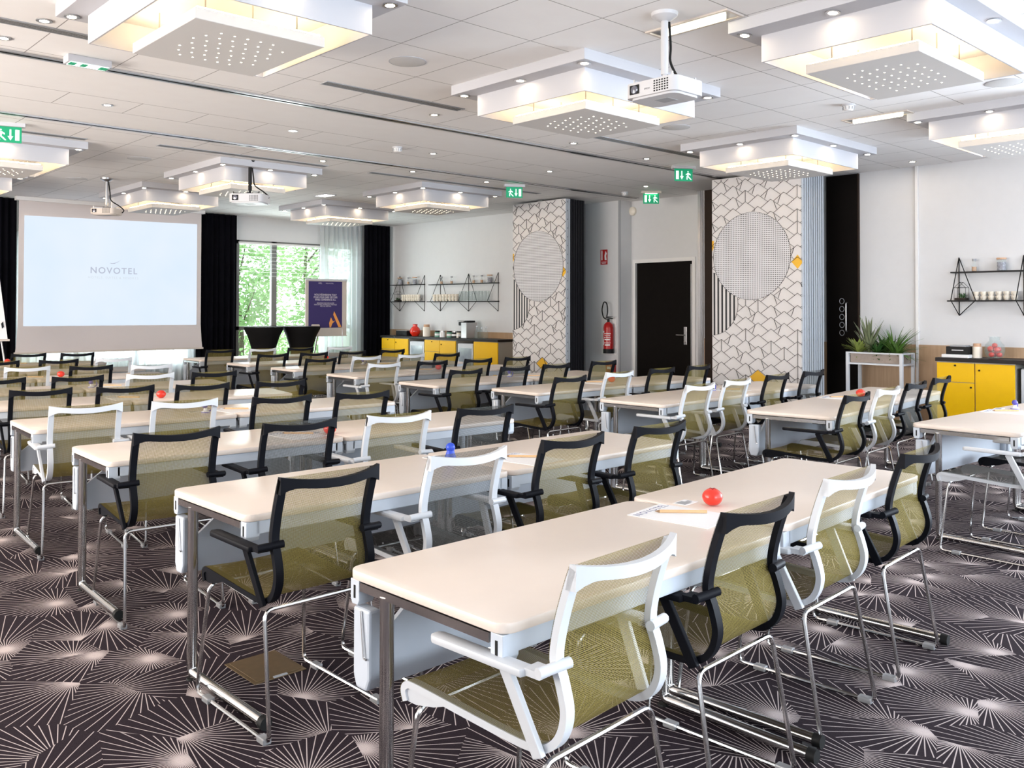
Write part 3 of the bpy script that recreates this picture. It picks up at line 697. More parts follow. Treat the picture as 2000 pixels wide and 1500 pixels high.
o = exit_sign(10.75, 8.45, -.75, 'lit green exit sign over the dark door', lamp=True)
G().box(-.09, .09, -.02, .02, -.001, .004).done('lamp_tube', mat('exit_tube', (1, 1, 1), .5, emit=(.75, 1, .55), estr=16), o)
exit_sign(2.27, 9.62, -.3, 'green exit sign at the left edge of the photo', arrow_first=False, lamp=False)
o = empty('emergency_light', (2.10, 6.74, H), 'rectangular green-lettered emergency lamp on the ceiling at upper left', 'emergency light')
G().box(-.15, .15, -.055, .055, -.055, 0).done('housing', LUM, o, bevel=.006)
G().box(-.13, .13, -.0565, .045, -.058, -.0551).done('lens', mat('emergency_lens', (1, 1, 1), .5, emit=(.75, 1, .85), estr=1.4), o)
[G().box(a, b_, -.052, .03, -.0595, -.0581).done('green_mark', GREEN, o) for a, b_ in ((-.13, -.085), (.075, .13), (-.05, -.01))]

# ------------------------------------------------------------------ projectors
def projector(x, y, zb, rz, lb, body, mount, sc=1.0, open_mount=False):
    o = empty('projector', (x, y, H), lb, 'projector', 'ceiling projectors', rz)
    z1 = zb+.10*sc-H; z0 = zb-H; a, b = .19*sc, .15*sc
    G().prism(rounded(-b, b, -a, a, .05), z0+.012, z1).prism(rounded(-b+.02, b-.02, -a+.02, a-.02, .05), z0, z0+.012).done('body', body, o, smooth=True)
    ln = G().box(-b-.004, -b+.01, a-.115*sc, a-.045*sc, z0+.03, z0+.085*sc).done('lens_window', CAP, o)
    G().lathe([(0, 0), (.026*sc, 0), (.022*sc, .006), (0, .010)], (0, 0, 0), 16).done('lens', mat('lens_glass_%d' % int(x*10), (.12, .12, .15), .05, spec=1.0), ln).matrix_local = Matrix.Translation((-b-.004, a-.08*sc, z0+.057*sc)) @ Matrix.Rotation(-PI/2, 4, 'Y')
    g = G()
    for i in range(6):
        for j in range(5): yy = -a+.05+.019*i; zz = z0+.022+.0145*j; g.box(-b-.0015, -b+.004, yy, yy+.011, zz, zz+.008)
    g.done('vent_grille', CAP, o)
    G().box(-.05, .05, -.06, .04, z0-.001, z0+.002).done('filter_cover', GREYP, o)
    m = G().tube([(0, 0, z1+.055), (0, 0, -.03)], .022, 12).lathe([(0, -.05), (.03, -.05), (.078, -.02), (.082, 0), (0, 0)], (0, 0, 0), 20)
    m.tube([(0, 0, z1+.005), (0, 0, z1+.06)], .013, 8).lathe([(0, z1+.0), (.045, z1+.0), (.04, z1+.03), (0, z1+.03)], (0, 0, 0), 14)
    for sx_, sy_ in ((-1, -1), (-1, 1), (1, -1), (1, 1)): m.bar((0, 0, z1+.012), (sx_*b*.75, sy_*a*.75, z1+.012), .014, .007).bar((sx_*b*.75, sy_*a*.75, z1-.002), (sx_*b*.75, sy_*a*.75, z1+.03), .008, .008)
    m.done('ceiling_mount', mount, o, smooth=True)
    pts = smooth_path([(.03, -.012, -.05), (.034, -.02, -.2), (.03, -.02, z1+.14), (.05, -.04, z1+.07), (.03, -.08, z1+.03)] if not open_mount else
                      [(.03, -.012, -.05), (.036, -.03, -.2), (.03, -.05, z1+.12), (.07, -.14, z1+.05), (.09, -.2, z1-.01), (.05, -.2, z1-.05)], 5)
    G().tube(pts, .008, 6).done('cable', CAP, o, smooth=True)
    return o
PROJ = mat('projector_white', (.58, .58, .60), .4)
pr1 = projector(4.33, 3.30, 2.755, 0.0, 'white projector on a ceiling pole nearest the camera', PROJ, PROJ, 1.0)
text('EPSON', .014, GREYP, pr1, (-.1515, .015, 2.80-H), (PI/2, 0, -PI/2), 'brand_lettering')
projector(5.02, 10.08, 2.76, .75, 'black-mounted white projector in the middle distance', PROJ, BLACK, 1.1, True)
projector(4.24, 12.77, 2.77, .75, 'small cream projector hanging in front of the screen', CREAM, STEEL, .9, True)

# ------------------------------------------------------------------ tables
TL, TW, TZ = 1.3275, .664, .74
def make_table():
    r = empty('conference_table', (0, 0, 0), '', 'table', 'white flip-top conference tables')
    G().prism(rounded(0.003, TL-.003, -TW, 0, .045, 5), TZ-.028, TZ).done('tabletop', TOP, r, smooth=True, bevel=.006)
    G().box(.05, TL-.05, -TW+.012, -TW+.032, TZ-.078, TZ-.029).done('front_apron', TEDGE, r, bevel=.003)
    G().box(.05, TL-.05, -.032, -.012, TZ-.07, TZ-.029).done('rear_apron', TEDGE, r, bevel=.003)
    for x in (.014, TL-.014):
        s_ = 1 if x < .5 else -1
        for y0, y1 in ((-TW+.012, -TW+.055), (-.055, -.012)):
            b_ = G().prism([(y0, TZ-.029), (y1, TZ-.029), (y1, TZ-.085), (y1-.008, TZ-.10), (y0+.008, TZ-.10), (y0, TZ-.085)], x-.004, x+.05 if s_ > 0 else x-.05, 'yz').done('corner_bracket', TEDGE, r, bevel=.002)
            G().box(x-.0055 if s_ > 0 else x-.004, x-.0035 if s_ > 0 else x+.0, (y0+y1)/2-.004, (y0+y1)/2+.004, TZ-.082, TZ-.045).lathe([(0, 0), (.006, 0), (.006, .002), (0, .002)], (x, (y0+y1)/2, TZ-.055), 8).done('keyhole', CAP, b_)
    for x in (.024, TL-.024):
        g = G()
        yp = -.17
        path = fillet([(x, -TW+.07, TZ-.045), (x, -.06, TZ-.045)], .03)
        g.bar((x, -TW+.06, TZ-.045), (x, -.06, TZ-.045), .03, .024)
        g.tube(fillet([(x, yp, TZ-.05), (x, yp, .026), (x, -TW-.09, .026)], .03, 5), .0205, 12)
        lf = g.done('leg_frame', CHROME, r, smooth=True)
        G().tube([(x, -TW-.12, .026), (x, -TW-.09, .026)], .0235, 12).done('foot_cap', CAP, lf, smooth=True)
        G().lathe([(0, 0), (.024, 0), (.02, .006), (0, .006)], (x, yp, 0), 12).done('foot_pad', CAP, lf)
    # hinged modesty panel hanging under the back edge
    mp = G().prism([(.06, .40), (TL-.06, .40), (TL-.06, .53), (TL-.22, TZ-.085), (.22, TZ-.085), (.06, .53)], -.075, -.06, 'xz').done('modesty_panel', TEDGE, r)
    for x in (.03, TL-.03):
        G().prism([(-.025, TZ-.105), (-.105, TZ-.105), (-.105, .44), (-.09, .405), (-.04, .405), (-.025, .44)], x-.02, x+.022, 'yz').done('panel_end_cap', TEDGE, mp, bevel=.008)
        G().tube(fillet([(x-.024, -.07, TZ-.11), (x-.026, -.088, .50), (x-.026, -.10, .50)], .006), .003, 6).done('release_rod', STEEL, mp)
    return r
ORD = ['front', 'second', 'third', 'fourth', 'fifth', 'sixth', 'seventh', 'eighth', 'ninth']
TABLES = {'L1': (1.412, 2.225, .020), 'L2': (1.487, 3.682, .009), 'L3': (1.539, 5.183, -.034), 'L4': (1.597, 6.671, -.046), 'L5': (1.45, 8.18, -.17), 'L6': (1.50, 9.52, -.16),
 'L7': (1.50, 11.05, -.17), 'L8': (1.62, 12.05, -.09), 'L9': (1.70, 13.70, -.10),
 'R1': (5.952, 2.522, -.039), 'R2': (5.798, 3.682, .111), 'R3': (5.596, 4.962, .043), 'R4': (5.583, 6.314, -.006), 'R5': (5.374, 7.515, -.024), 'R6': (5.419, 8.995, -.016), 'R7': (5.469, 10.422, -.024),
 'R8': (5.467, 11.677, -.007), 'R9': (5.522, 13.263, -.019)}
tb0 = make_table(); used = False
for key, (x, y, th) in TABLES.items():
    blk = 'left' if key[0] == 'L' else 'right'; row = ORD[int(key[1])-1]
    for k in range(2):
        o = tb0 if not used else copy_tree(tb0); used = True
        px, py, pt = (x+TL*k*math.cos(th), y+TL*k*math.sin(th), th) if (key, k) != ('L1', 1) else (2.765, 2.285, .062)
        o.location = (px, py, 0); o.rotation_euler = (0, 0, pt)
        o['label'] = 'white flip-top table, %s half of the %s row of the %s block' % (('left', 'right')[k], row, blk)

# ------------------------------------------------------------------ chairs
A_ = .204
PROF = [(.512, .425), (.521, .452), (.508, .470), (.470, .474), (.30, .465), (.12, .456), (.045, .458), (-.005, .474), (-.038, .512), (-.050, .565), (-.036, .625), (-.018, .68), (-.030, .755), (-.054, .835), (-.078, .900)]
PATH = [(p.x, p.y) for p in smooth_path([(a, b, 0) for a, b in PROF], 5)]
def normals(path):
    out = []
    for i in range(len(path)):
        a = Vector(path[max(i-1, 0)]); b = Vector(path[min(i+1, len(path)-1)]); d = (b-a).normalized(); out.append((d.y, -d.x))   # towards the sitter
    return out
NRM = normals(PATH)
def sling(i0, i1):
    vs, fs, uv = [], [], []
    L = [0]
    for i in range(1, len(PATH)): L.append(L[-1]+math.dist(PATH[i], PATH[i-1]))
    nx = 8; rows = list(range(i0, i1+1))
    for r_ in rows:
        y, z = PATH[r_]; n_ = NRM[r_]
        t = r_/(len(PATH)-1); sag = .010*math.sin(PI*min(1, max(0, (r_-i0)/(i1-i0))))
        for k in range(nx+1):
            x = -A_+2*A_*k/nx; s_ = sag*(1-(x/A_)**2)
            vs.append((x, y+n_[0]*(.0115-s_), z+n_[1]*(.0115-s_))); uv.append((x, L[r_]))
    for a in range(len(rows)-1):
        for k in range(nx): q = a*(nx+1)+k; fs.append((q, q+1, q+nx+2, q+nx+1))
    return vs, fs, uv
def sling_obj(name, m, parent, i0, i1):
    vs, fs, uv = sling(i0, i1)
    me = bpy.data.meshes.new(name); me.from_pydata(vs, [], fs); me.update()
    l = me.uv_layers.new(name='weave')
    for p in me.polygons:
        p.use_smooth = True
        for li in p.loop_indices: l.data[li].uv = uv[me.loops[li].vertex_index]
    me.materials.append(m); o = bpy.data.objects.new(name, me); COL.objects.link(o); o.parent = parent; return o
def make_chair(fr, me_m, fname, mname):
    r = empty('conference_chair', (0, 0, 0), '', 'chair', 'mesh-back sled-base conference chairs')
    isplit = 5*7
    sling_obj('seat', me_m, r, 0, isplit); sling_obj('backrest', me_m, r, isplit, len(PATH)-1)
    for s_ in (-1, 1):
        g = G(); x0, x1 = (s_*A_, s_*(A_-.030)); n = len(PATH)
        for i, (y, z) in enumerate(PATH):
            nx_, nz_ = NRM[i]; t = .0105
            w_ = x1 if i > 34 else s_*(A_-.026)
            g.v += [(x0, y-nx_*t, z-nz_*t), (w_, y-nx_*t, z-nz_*t), (w_, y+nx_*.009, z+nz_*.009), (x0, y+nx_*.009, z+nz_*.009)]
        for i in range(n-1):
            a, b = 4*i, 4*i+4
            for k in range(4): g.f.append((a+k, a+(k+1) % 4, b+(k+1) % 4, b+k))
        g.f += [(0, 1, 2, 3), tuple(4*(n-1)+k for k in (3, 2, 1, 0))]
        g.prism([(.505, .425), (.512, .462), (.47, .468), (.35, .458), (.40, .440), (.47, .425)], s_*(A_-.012), s_*(A_-.006), 'yz')
        g.done('side_frame', fr, r, smooth=True)
        # armrest: pad, clip on the back frame, sloping post
        arm = G().prism([(s_*(A_+.012), .02), (s_*(A_+.058), .03), (s_*(A_+.056), .34), (s_*(A_+.045), .355), (s_*(A_+.02), .355), (s_*(A_+.010), .34)], .640, .660).done('armrest', fr, r, bevel=.005, smooth=True)
        G().tube([(s_*(A_-.042), -.036, .668), (s_*(A_+.05), -.018, .662)], .0135, 10).box(min(s_*(A_-.004), s_*(A_+.045)), max(s_*(A_-.004), s_*(A_+.045)), -.018, .03, .645, .662).done('arm_clip', fr, arm, smooth=True, bevel=0)
        G().bar((s_*(A_+.030), .105, .642), (s_*(A_+.010), .012, .448), .016, .034, up=(0, 1, 0)).done('arm_post', fr, arm, bevel=.003)
    # concave top rail with gussets
    g = G(); n = 18; yt, zt = PATH[-1]
    for i in range(n+1):
        u = -1+2*i/n; x = u*A_; y = yt-.046*(1-u*u)-.002; z = zt+.010-.020*(1-u*u)
        hh = .031+.030*max(0, (abs(u)-.66)/.34)**2
        g.v += [(x, y-.010, z), (x, y+.010, z), (x, y+.010+.012*abs(u), z-hh), (x, y-.008, z-hh)]
    for i in range(n):
        a, b = 4*i, 4*i+4
        for k in range(4): g.f.append((a+k, a+(k+1) % 4, b+(k+1) % 4, b+k))
    g.f += [(0, 1, 2, 3), tuple(4*n+k for k in (3, 2, 1, 0))]
    g.done('top_rail', fr, r, smooth=True)
    loop = []
    ax, af = .215, .233
    pts = [(-ax, 0, .437), (ax, 0, .437), (af, -.075, .010), (af, .50, .010), (ax-.01, .455, .425), (-ax+.01, .455, .425), (-af, .50, .010), (-af, -.075, .010)]
    P = [Vector(p) for p in pts]; m = len(P)
    for i in range(m):
        a = P[i-1]-P[i]; b = P[(i+1) % m]-P[i]; rr = .035
        s_, e = P[i]+a.normalized()*rr, P[i]+b.normalized()*rr
        for j in range(5): t = j/4; loop.append((1-t)**2*s_+2*t*(1-t)*P[i]+t*t*e)
    sb = G().tube(loop, .0078, 8, closed=True).done('sled_base', CHROME, r, smooth=True)
    for s_ in (-1, 1):
        for y in (-.035, .40):
            G().box(s_*af-.016, s_*af+.016, y-.026, y+.026, .0, .022).done('glide', CLEAR, sb, bevel=.004)
    r['label'] = ''; return r
PROTO = {}
CHAIRS = {
'L1': [(1.68, 1.48, 0.061, 'wo'), (2.378, 1.542, 0.044, 'bo'), (3.068, 1.596, 0.061, 'wo'), (3.794, 1.650, 0.070, 'bo')],
'L2': [(1.707, 2.869, 0.008, 'bo'), (2.362, 2.877, 0.008, 'wg'), (2.997, 2.884, 0.008, 'bo'), (3.657, 2.895, 0.008, 'bo')],
'L3': [(1.746, 4.303, -0.074, 'bo'), (2.361, 4.224, -0.074, 'bg'), (2.937, 4.149, -0.074, 'wo'), (3.522, 4.084, -0.074, 'bg')],
'L4': [(1.798, 5.779, -0.12, 'wo'), (2.355, 5.654, -0.12, 'wo'), (2.95, 5.494, -0.12, 'bo'), (3.508, 5.374, -0.12, 'bo')],
'L5': [(1.905, 7.11, -0.12, 'bo'), (2.445, 6.954, -0.12, 'bo'), (2.965, 6.774, -0.12, 'bo'), (3.554, 6.639, -0.12, 'bo')],
'L6': [(1.924, 8.397, -0.12, 'bo'), (2.505, 8.257, -0.12, 'bo'), (3.079, 8.137, -0.12, 'wo'), (3.611, 7.99, -0.12, 'bo')],
'L7': [(2.522, 9.874, -0.12, 'wo'), (3.058, 9.657, -0.12, 'bo'), (3.583, 9.426, -0.12, 'wg')],
'L8': [(2.547, 11.113, -0.073, 'bo'), (3.136, 11.017, -0.073, 'bo'), (3.723, 10.97, -0.073, 'wg')],
'L9': [(3.265, 12.734, -0.06, 'bo'), (3.792, 12.52, -0.06, 'bo')],
'R9': [(5.589, 12.161, -0.077, 'bo'), (6.222, 12.118, -0.077, 'wo'), (6.78, 12.011, -0.077, 'bo'), (7.413, 11.936, -0.077, 'wg')],
'R8': [(5.575, 10.614, -0.002, 'bo'), (6.165, 10.579, -0.002, 'bo'), (6.755, 10.56, -0.002, 'bo'), (7.46, 10.61, -0.002, 'bo')],
'R7': [(5.505, 9.295, -0.002, 'bo'), (6.173, 9.342, -0.002, 'wo'), (6.871, 9.365, -0.002, 'wo'), (7.386, 9.272, -0.002, 'bo')],
'R6': [(5.534, 8.045, -0.014, 'wo'), (6.168, 8.011, -0.014, 'bg'), (6.847, 8.014, -0.014, 'bo'), (7.466, 7.995, -0.014, 'bo')],
'R5': [(5.559, 6.704, 0.031, 'bo'), (6.219, 6.712, 0.031, 'bg'), (6.822, 6.713, 0.031, 'bo'), (7.62, 6.74, 0.0, 'bo')],
'R4': [(5.641, 5.395, 0.047, 'bo'), (6.402, 5.486, 0.047, 'wo'), (7.114, 5.535, 0.047, 'bo'), (7.774, 5.563, 0.047, 'bo')],
'R3': [(5.817, 4.173, 0.063, 'wo'), (6.451, 4.244, 0.063, 'wo'), (7.227, 4.328, 0.063, 'bo'), (7.917, 4.35, 0.05, 'bg')],
'R2': [(5.95, 2.967, 0.067, 'bo'), (6.577, 3.029, 0.067, 'wo'), (7.245, 3.103, 0.067, 'bg'), (7.981, 3.193, 0.067, 'bo')],
'R1': [(5.916, 1.735, -0.02, 'wg'), (6.701, 1.765, -0.02, 'bg')]}
POS = {4: ('first', 'second', 'third', 'fourth'), 3: ('first', 'second', 'third'), 2: ('first', 'second')}
for key, lst in CHAIRS.items():
    blk = 'left' if key[0] == 'L' else 'right'; row = ORD[int(key[1])-1]
    for i, (x, y, th, c) in enumerate(lst):
        if c not in PROTO:
            PROTO[c] = make_chair(BLACKF if c[0] == 'b' else WHITEF, OLIVE if c[1] == 'o' else GREYM, '', ''); o = PROTO[c]
        else: o = copy_tree(PROTO[c])
        o.location = (x, y, 0); o.rotation_euler = (0, 0, th)
        o['label'] = '%s-framed chair with %s mesh, %s from left, %s row, %s block' % ('black' if c[0] == 'b' else 'white', 'olive' if c[1] == 'o' else 'grey', POS[len(lst)][i], row, blk)

# ------------------------------------------------------------------ things on the tables
def red_ball(x, y, lb, r=.036):
    o = empty('stress_ball', (x, y, TZ), lb, 'stress ball', 'tomato-shaped stress balls')
    G().lathe([(r*1.08*math.sin(PI*i/12)*(1 if i < 9 else .99), r*.92*(1-math.cos(PI*i/12))-(.004 if i == 12 else 0)) for i in range(13)], (0, 0, 0), 20).done('ball', RED, o, smooth=True)
    g = G()
    for k in range(5): a = 2*PI*k/5; g.bar((0, 0, r*1.80), (.014*math.cos(a), .014*math.sin(a), r*1.80), .005, .002)
    g.done('stalk_star', DRED, o)
def blue_toy(x, y, lb, ballonly=False):
    o = empty('desk_toy', (x, y, TZ), lb, 'toy', 'blue desk toys')
    if ballonly:
        G().ball((0, 0, .058), .024, 16, 10).done('ball', BLUE, o, smooth=True)
        G().lathe([(0, 0), (.030, 0), (.028, .015), (.022, .03), (.018, .044), (0, .044)], (0, 0, 0), 14).done('body', BLUE, o, smooth=True); return
    G().lathe([(0, 0), (.028, 0), (.028, .012), (.014, .018), (.012, .034), (0, .034)], (0, 0, 0), 14).done('body', PAPER, o, smooth=True)
    G().ball((-.004, 0, .052), .020, 14, 9).done('head', PURP, o, smooth=True)
    G().tube(smooth_path([(.025, 0, .01), (.045, .0, .018), (.05, 0, .04), (.042, 0, .05)], 4), .006, 6).done('handle', PURP, o, smooth=True)
    G().ring([(.0285, .002), (.030, .002), (.030, .008), (.0285, .008)], (0, 0, 0), 14).done('base_band', PURP, o)
def sheet(x, y, rz, lb, logo=True):
    o = empty('note_sheet', (x, y, TZ), lb, 'paper', 'sheets of note paper', rz)
    G().box(-.12, .12, -.16, .16, .0002, .0022).done('paper', PAPER, o)
    if logo: text('NOVOTEL', .042, INK, o, (0, .115, .0024), (0, 0, 0), 'logo_lettering', depth=.0002, space=1.2)
def pencil(x, y, rz, lb):
    o = empty('wooden_pencil', (x, y, TZ+.0024), lb, 'pencil', 'wooden pencils', rz)
    G().tube([(-.088, 0, .0055), (.085, 0, .0055)], .0062, 6).done('barrel', WOODP, o)
    G().tube([(-.088, 0, .0055), (-.105, 0, .0055)], [.0062, .0012], 6).done('tip', mat('pencil_tip', (.30, .18, .10), .6) if 'pencil_tip' not in bpy.data.materials else bpy.data.materials['pencil_tip'], o)
def card(x, y, rz, lb):
    o = empty('printed_card', (x, y, TZ+.0002), lb, 'card', 'small printed cards', rz)
    G().box(-.045, .045, -.03, .03, 0, .0012).done('card', PAPER, o)
    G().box(-.040, .01, -.022, .022, .0013, .0018).box(.015, .035, -.01, .01, .0013, .0018).done('print', GREYP, o)
where = {'L1': (2.885, 1.975, 'ball', 2.66, 1.95), 'L2': (2.81, 3.47, 'blue', 3.08, 3.22), 'L3': (2.838, 4.65, 'ball', 2.66, 4.74), 'L4': (2.75, 6.19, 'toy', 2.98, 6.22), 'L5': (2.93, 7.46, 'ball', 2.70, 7.62),
 'L6': (2.82, 8.86, 'toy', 3.0, 8.9), 'L7': (3.01, 10.45, 'ball', 2.75, 10.52), 'L9': (3.19, 13.40, 'ball', 3.3, 13.3),
 'R1': (7.338, 2.33, 'toy', 7.10, 2.30), 'R2': (7.40, 3.56, 'ball', 7.18, 3.62), 'R3': (6.93, 4.74, 'toy', 7.1, 4.66), 'R4': (6.98, 6.0, 'ball', 6.78, 6.06), 'R5': (6.68, 7.22, 'toy', 6.9, 7.1), 'R6': (6.82, 8.66, 'ball', 6.62, 8.7),
 'R7': (6.69, 10.13, 'toy', 6.9, 10.0), 'R8': (6.92, 11.45, 'ball', 6.75, 11.45)}
for key, (x, y, k, px, py) in where.items():
    rw = '%s row of the %s block' % (ORD[int(key[1])-1], 'left' if key[0] == 'L' else 'right')
    if k == 'ball': red_ball(x, y, 'red tomato-shaped ball on the %s' % rw)
    elif k == 'toy': blue_toy(x, y, 'small blue and white toy on the table, %s' % rw)
    else: blue_toy(x, y, 'round blue ball-headed toy on the %s' % rw, True)
    sheet(px, py, TABLES[key][2]+.12, 'white logo note sheet on the %s' % rw)
    pencil(px+.035, py+.02, -.78, 'wooden pencil lying on the note sheet, %s' % rw)
    card(x-.035, y+.10, .1, 'small printed card beside the toy on the %s' % rw)

# ------------------------------------------------------------------ floor box
o = empty('floor_box', (1.785, 3.42, 0), 'square bronze floor outlet cover in the carpet under the second-row chair', 'floor box')
G().box(-.115, .115, -.135, .135, .0, .004).done('frame', PLATE, o, bevel=.001)
G().box(-.10, .10, -.12, .12, .0041, .006).done('lid', PLATE, o, bevel=.001)
G().box(-.03, .03, -.1345, -.122, .0041, .008).done('cable_flap', GREYP, o)

# ------------------------------------------------------------------ coffee counters
def counter(y0, y1, xf, units, side, lbl):
    """units: list of (kind, ya, yb) from far (larger y) to near"""
    tag(G().box(xf-.02, XR-.02, y0, y1, .888, .93).done('countertop', DARKTOP, bevel=.003), 'long dark countertop %s' % lbl, 'countertop', 'dark coffee countertops')
    for n, (kind, ya, yb, lb) in enumerate(units):
        ya, yb = max(ya, yb), min(ya, yb); xc = xf
        if kind in ('yellow', 'orange'):
            o = empty('cabinet', (xc, (ya+yb)/2, 0), lb, 'cabinet', 'yellow cabinets under the counters')
            hw = (ya-yb)/2
            G().box(.022, XR-.03-xc, -hw+.004, hw-.004, .06, .886).done('carcass', CARC, o)
            G().box(.05, XR-.03-xc, -hw+.02, hw-.02, 0, .06).done('plinth', CAP, o)
            if kind == 'orange':
                G().box(0, .02, -hw+.006, hw-.006, .07, .88).done('door', YEL, o, bevel=.002)
            else:
                G().box(0, .02, .006, hw-.006, .655, .875).done('drawer', YEL, o, bevel=.002)
                d_ = G().box(0, .02, .006, hw-.006, .07, .648).done('door', YEL, o, bevel=.002)
                G().ball((-.006, .04, .60), .011, 10, 6).done('knob', BLACK, d_, smooth=True)
                d_ = G().box(0, .02, -hw+.006, -.006, .07, .875).done('door', YEL, o, bevel=.002)
                G().ball((-.006, -.05, .80), .011, 10, 6).done('knob', BLACK, d_, smooth=True)
                G().ball((-.006, hw*.5, .845), .011, 10, 6).done('knob', BLACK, o, smooth=True)
        else:
            o = empty('minibar_fridge', (xc, (ya+yb)/2, 0), lb, 'fridge', 'small glass-door fridges'); hw = (ya-yb)/2-.02
            G().box(.045, XR-.04-xc, -hw, hw, .03, .84).done('body', GREYP, o)
            d_ = G().box(.02, .044, -hw, hw, .04, .83).done('door_frame', mat('fridge_frame', (.55, .58, .62), .35) if 'fridge_frame' not in bpy.data.materials else bpy.data.materials['fridge_frame'], o, bevel=.004)
            G().box(.016, .021, -hw+.04, hw-.04, .09, .75).done('glass', FRIDGE, d_)
            g = G()
            for k in range(3):
                for j in range(3): g.lathe([(0, 0), (.03, 0), (.03, .12), (.012, .15), (0, .15)], (.0125, -hw+.1+j*(2*hw-.2)/2, .14+.2*k), 8)
counter(2.0, 4.262, 10.76, [('yellow', 4.255, 3.41, 'yellow cabinet with drawer under the right counter, nearest the planter'), ('fridge', 3.38, 2.86, 'small fridge at the right edge under the right counter'), ('yellow', 2.84, 2.02, 'yellow cabinet beyond the right edge of the photo')], 'R', 'on the right wall beside the planter')
counter(11.92, 15.62, 10.76, [('yellow', 15.60, 14.66, 'farthest yellow cabinet of the left counter, beside the black curtain'), ('fridge', 14.64, 14.14, 'small fridge between the two yellow cabinets of the left counter'), ('yellow', 14.12, 13.14, 'middle yellow cabinet of the left counter, below the jars'), ('fridge', 13.12, 12.64, 'small fridge under the coffee machine'), ('orange', 12.62, 11.94, 'orange-yellow cabinet at the near end of the left counter')], 'L', 'on the wall left of the printed leaf')
def jar(x, y, z, r, h, m, lid, lb, name='jar', cat='jar', group=None, prof=None, fill=None, neck=None):
    o = empty(name, (x, y, z), lb, cat, group)
    p = prof or [(0, 0), (r, 0), (r, h*.95), (r*.9, h), (0, h)]
    G().lathe(p, (0, 0, 0), 20).done('body', m, o, smooth=True)
    if lid: G().lathe([(0, h), (r*.8, h), (r*.8, h*1.28), (0, h*1.28)], (0, 0, 0), 16).done('lid', lid, o, smooth=True)
    return o
CT = .93
# right counter
o = empty('book_stack', (10.98, 4.09, CT), 'flat white box lying under the black box on the right counter', 'box'); G().box(-.11, .11, -.15, .15, 0, .035).done('box_body', PAPER, o, bevel=.003); G().box(-.10, .10, -.14, .14, .0351, .0365).done('box_lid_face', WHITEF, o)
o = empty('storage_box', (10.99, 4.075, CT+.037), 'black box with a white line of lettering on the right counter', 'box'); G().box(-.09, .09, -.125, .125, 0, .09).done('box_body', BLACK, o, bevel=.004); G().box(-.0915, -.0905, -.07, .06, .045, .053).done('label_strip', PAPER, o); G().box(-.07, .07, -.09, .09, .0905, .105).done('tray', GREYP, o)
o = jar(11.02, 3.895, CT, .052, .13, CERAM, CORK, 'speckled ceramic jar with a wooden lid on the right counter')
o = empty('glass_jar', (11.0, 3.70, CT), 'round glass jar full of red apples on the right counter', 'jar')
G().lathe([(0, .001), (.07, .001), (.10, .04), (.112, .10), (.10, .16), (.058, .205), (.055, .24), (.066, .245), (.066, .25), (.050, .25), (.050, .20), (.092, .155), (.104, .10), (.092, .045), (.06, .01), (0, .01)], (0, 0, 0), 28).done('glass', GLASS, o, smooth=True)
app0 = None
for k, (dx, dy, dz) in enumerate(((-.045, .02, .045), (.0, -.05, .045), (.045, .015, .045), (-.03, -.03, .10), (.03, -.03, .105), (0, .045, .10), (-.05, .03, .115), (.055, .03, .12), (0, 0, .15))):
    if app0 is None:
        app0 = empty('apple', (0, 0, 0), 'red apple inside the round glass jar', 'apple', 'red apples in the glass jar')
        G().ball((0, 0, 0), .032, 12, 8, .9).done('fruit', DRED if 0 else RED, app0, smooth=True); G().tube([(0, 0, .024), (.004, 0, .038)], .002, 5).done('stem', BARK, app0); a = app0
    else: a = copy_tree(app0)
    a.location = (11.0+dx, 3.70+dy, CT+dz)
# left counter
o = jar(11.0, 14.744, CT, .11, .22, RED, None, 'round red glass vase on the left counter', name='vase', cat='vase', prof=[(0, 0), (.06, 0), (.105, .06), (.112, .105), (.09, .16), (.05, .195), (.047, .235), (.06, .245), (.04, .245), (0, .24)])
G().ring([(.10, .095), (.113, .10), (.113, .108), (.10, .112)], (0, 0, 0), 20).done('band', DRED, o)
o = jar(11.0, 14.36, CT, .075, .19, CERAM, CORK, 'tall cream jar with cork lid on the left counter, right of the red vase')
for k, (y, m, lb) in enumerate(((13.98, JARG, 'first small green jar right of the cork-lidded jar'), (13.82, PAPER, 'small white jar between the green jars'), (13.60, JARG, 'second green jar, left of the dark jars'), (13.44, BLACK, 'dark jar left of the coffee machine'), (13.30, CERAM, 'pale wide jar just left of the coffee machine'))):
    j = jar(10.98, y, CT, .055, .10, m, None, lb, group='small jars on the left counter'); G().lathe([(0, .101), (.05, .101), (.05, .125), (0, .125)], (0, 0, 0), 14).done('lid', SILV if k % 2 else BLACK, j)
    G().ring([(.0555, .03), (.0565, .03), (.0565, .07), (.0555, .07)], (0, 0, 0), 14).done('label_band', PAPER, j)
for y, s_, lb in ((15.2, .11, 'dark box at the far end of the left counter'), (15.02, .09, 'small dark tray left of the red vase')):
    o = empty('storage_box', (11.0, y, CT), lb, 'box'); G().box(-.08, .08, -s_, s_, 0, .10).done('box_body', BLACK, o, bevel=.004); G().box(-.07, .07, -s_+.01, s_-.01, .1005, .108).done('lid', GREYP, o)
o = empty('coffee_machine', (10.98, 13.02, CT), 'black and silver coffee machine on the left counter', 'coffee machine')
G().box(-.14, .14, -.10, .06, 0, .30).done('body', SILV, o, bevel=.008); G().box(-.12, .12, .061, .16, 0, .03).done('drip_tray', BLACK, o, bevel=.003)
G().box(-.13, .13, .0, .15, .24, .31).done('brew_head', BLACK, o, bevel=.01); G().box(-.10, .10, -.08, .04, .301, .335).done('lid', BLACK, o, bevel=.008)
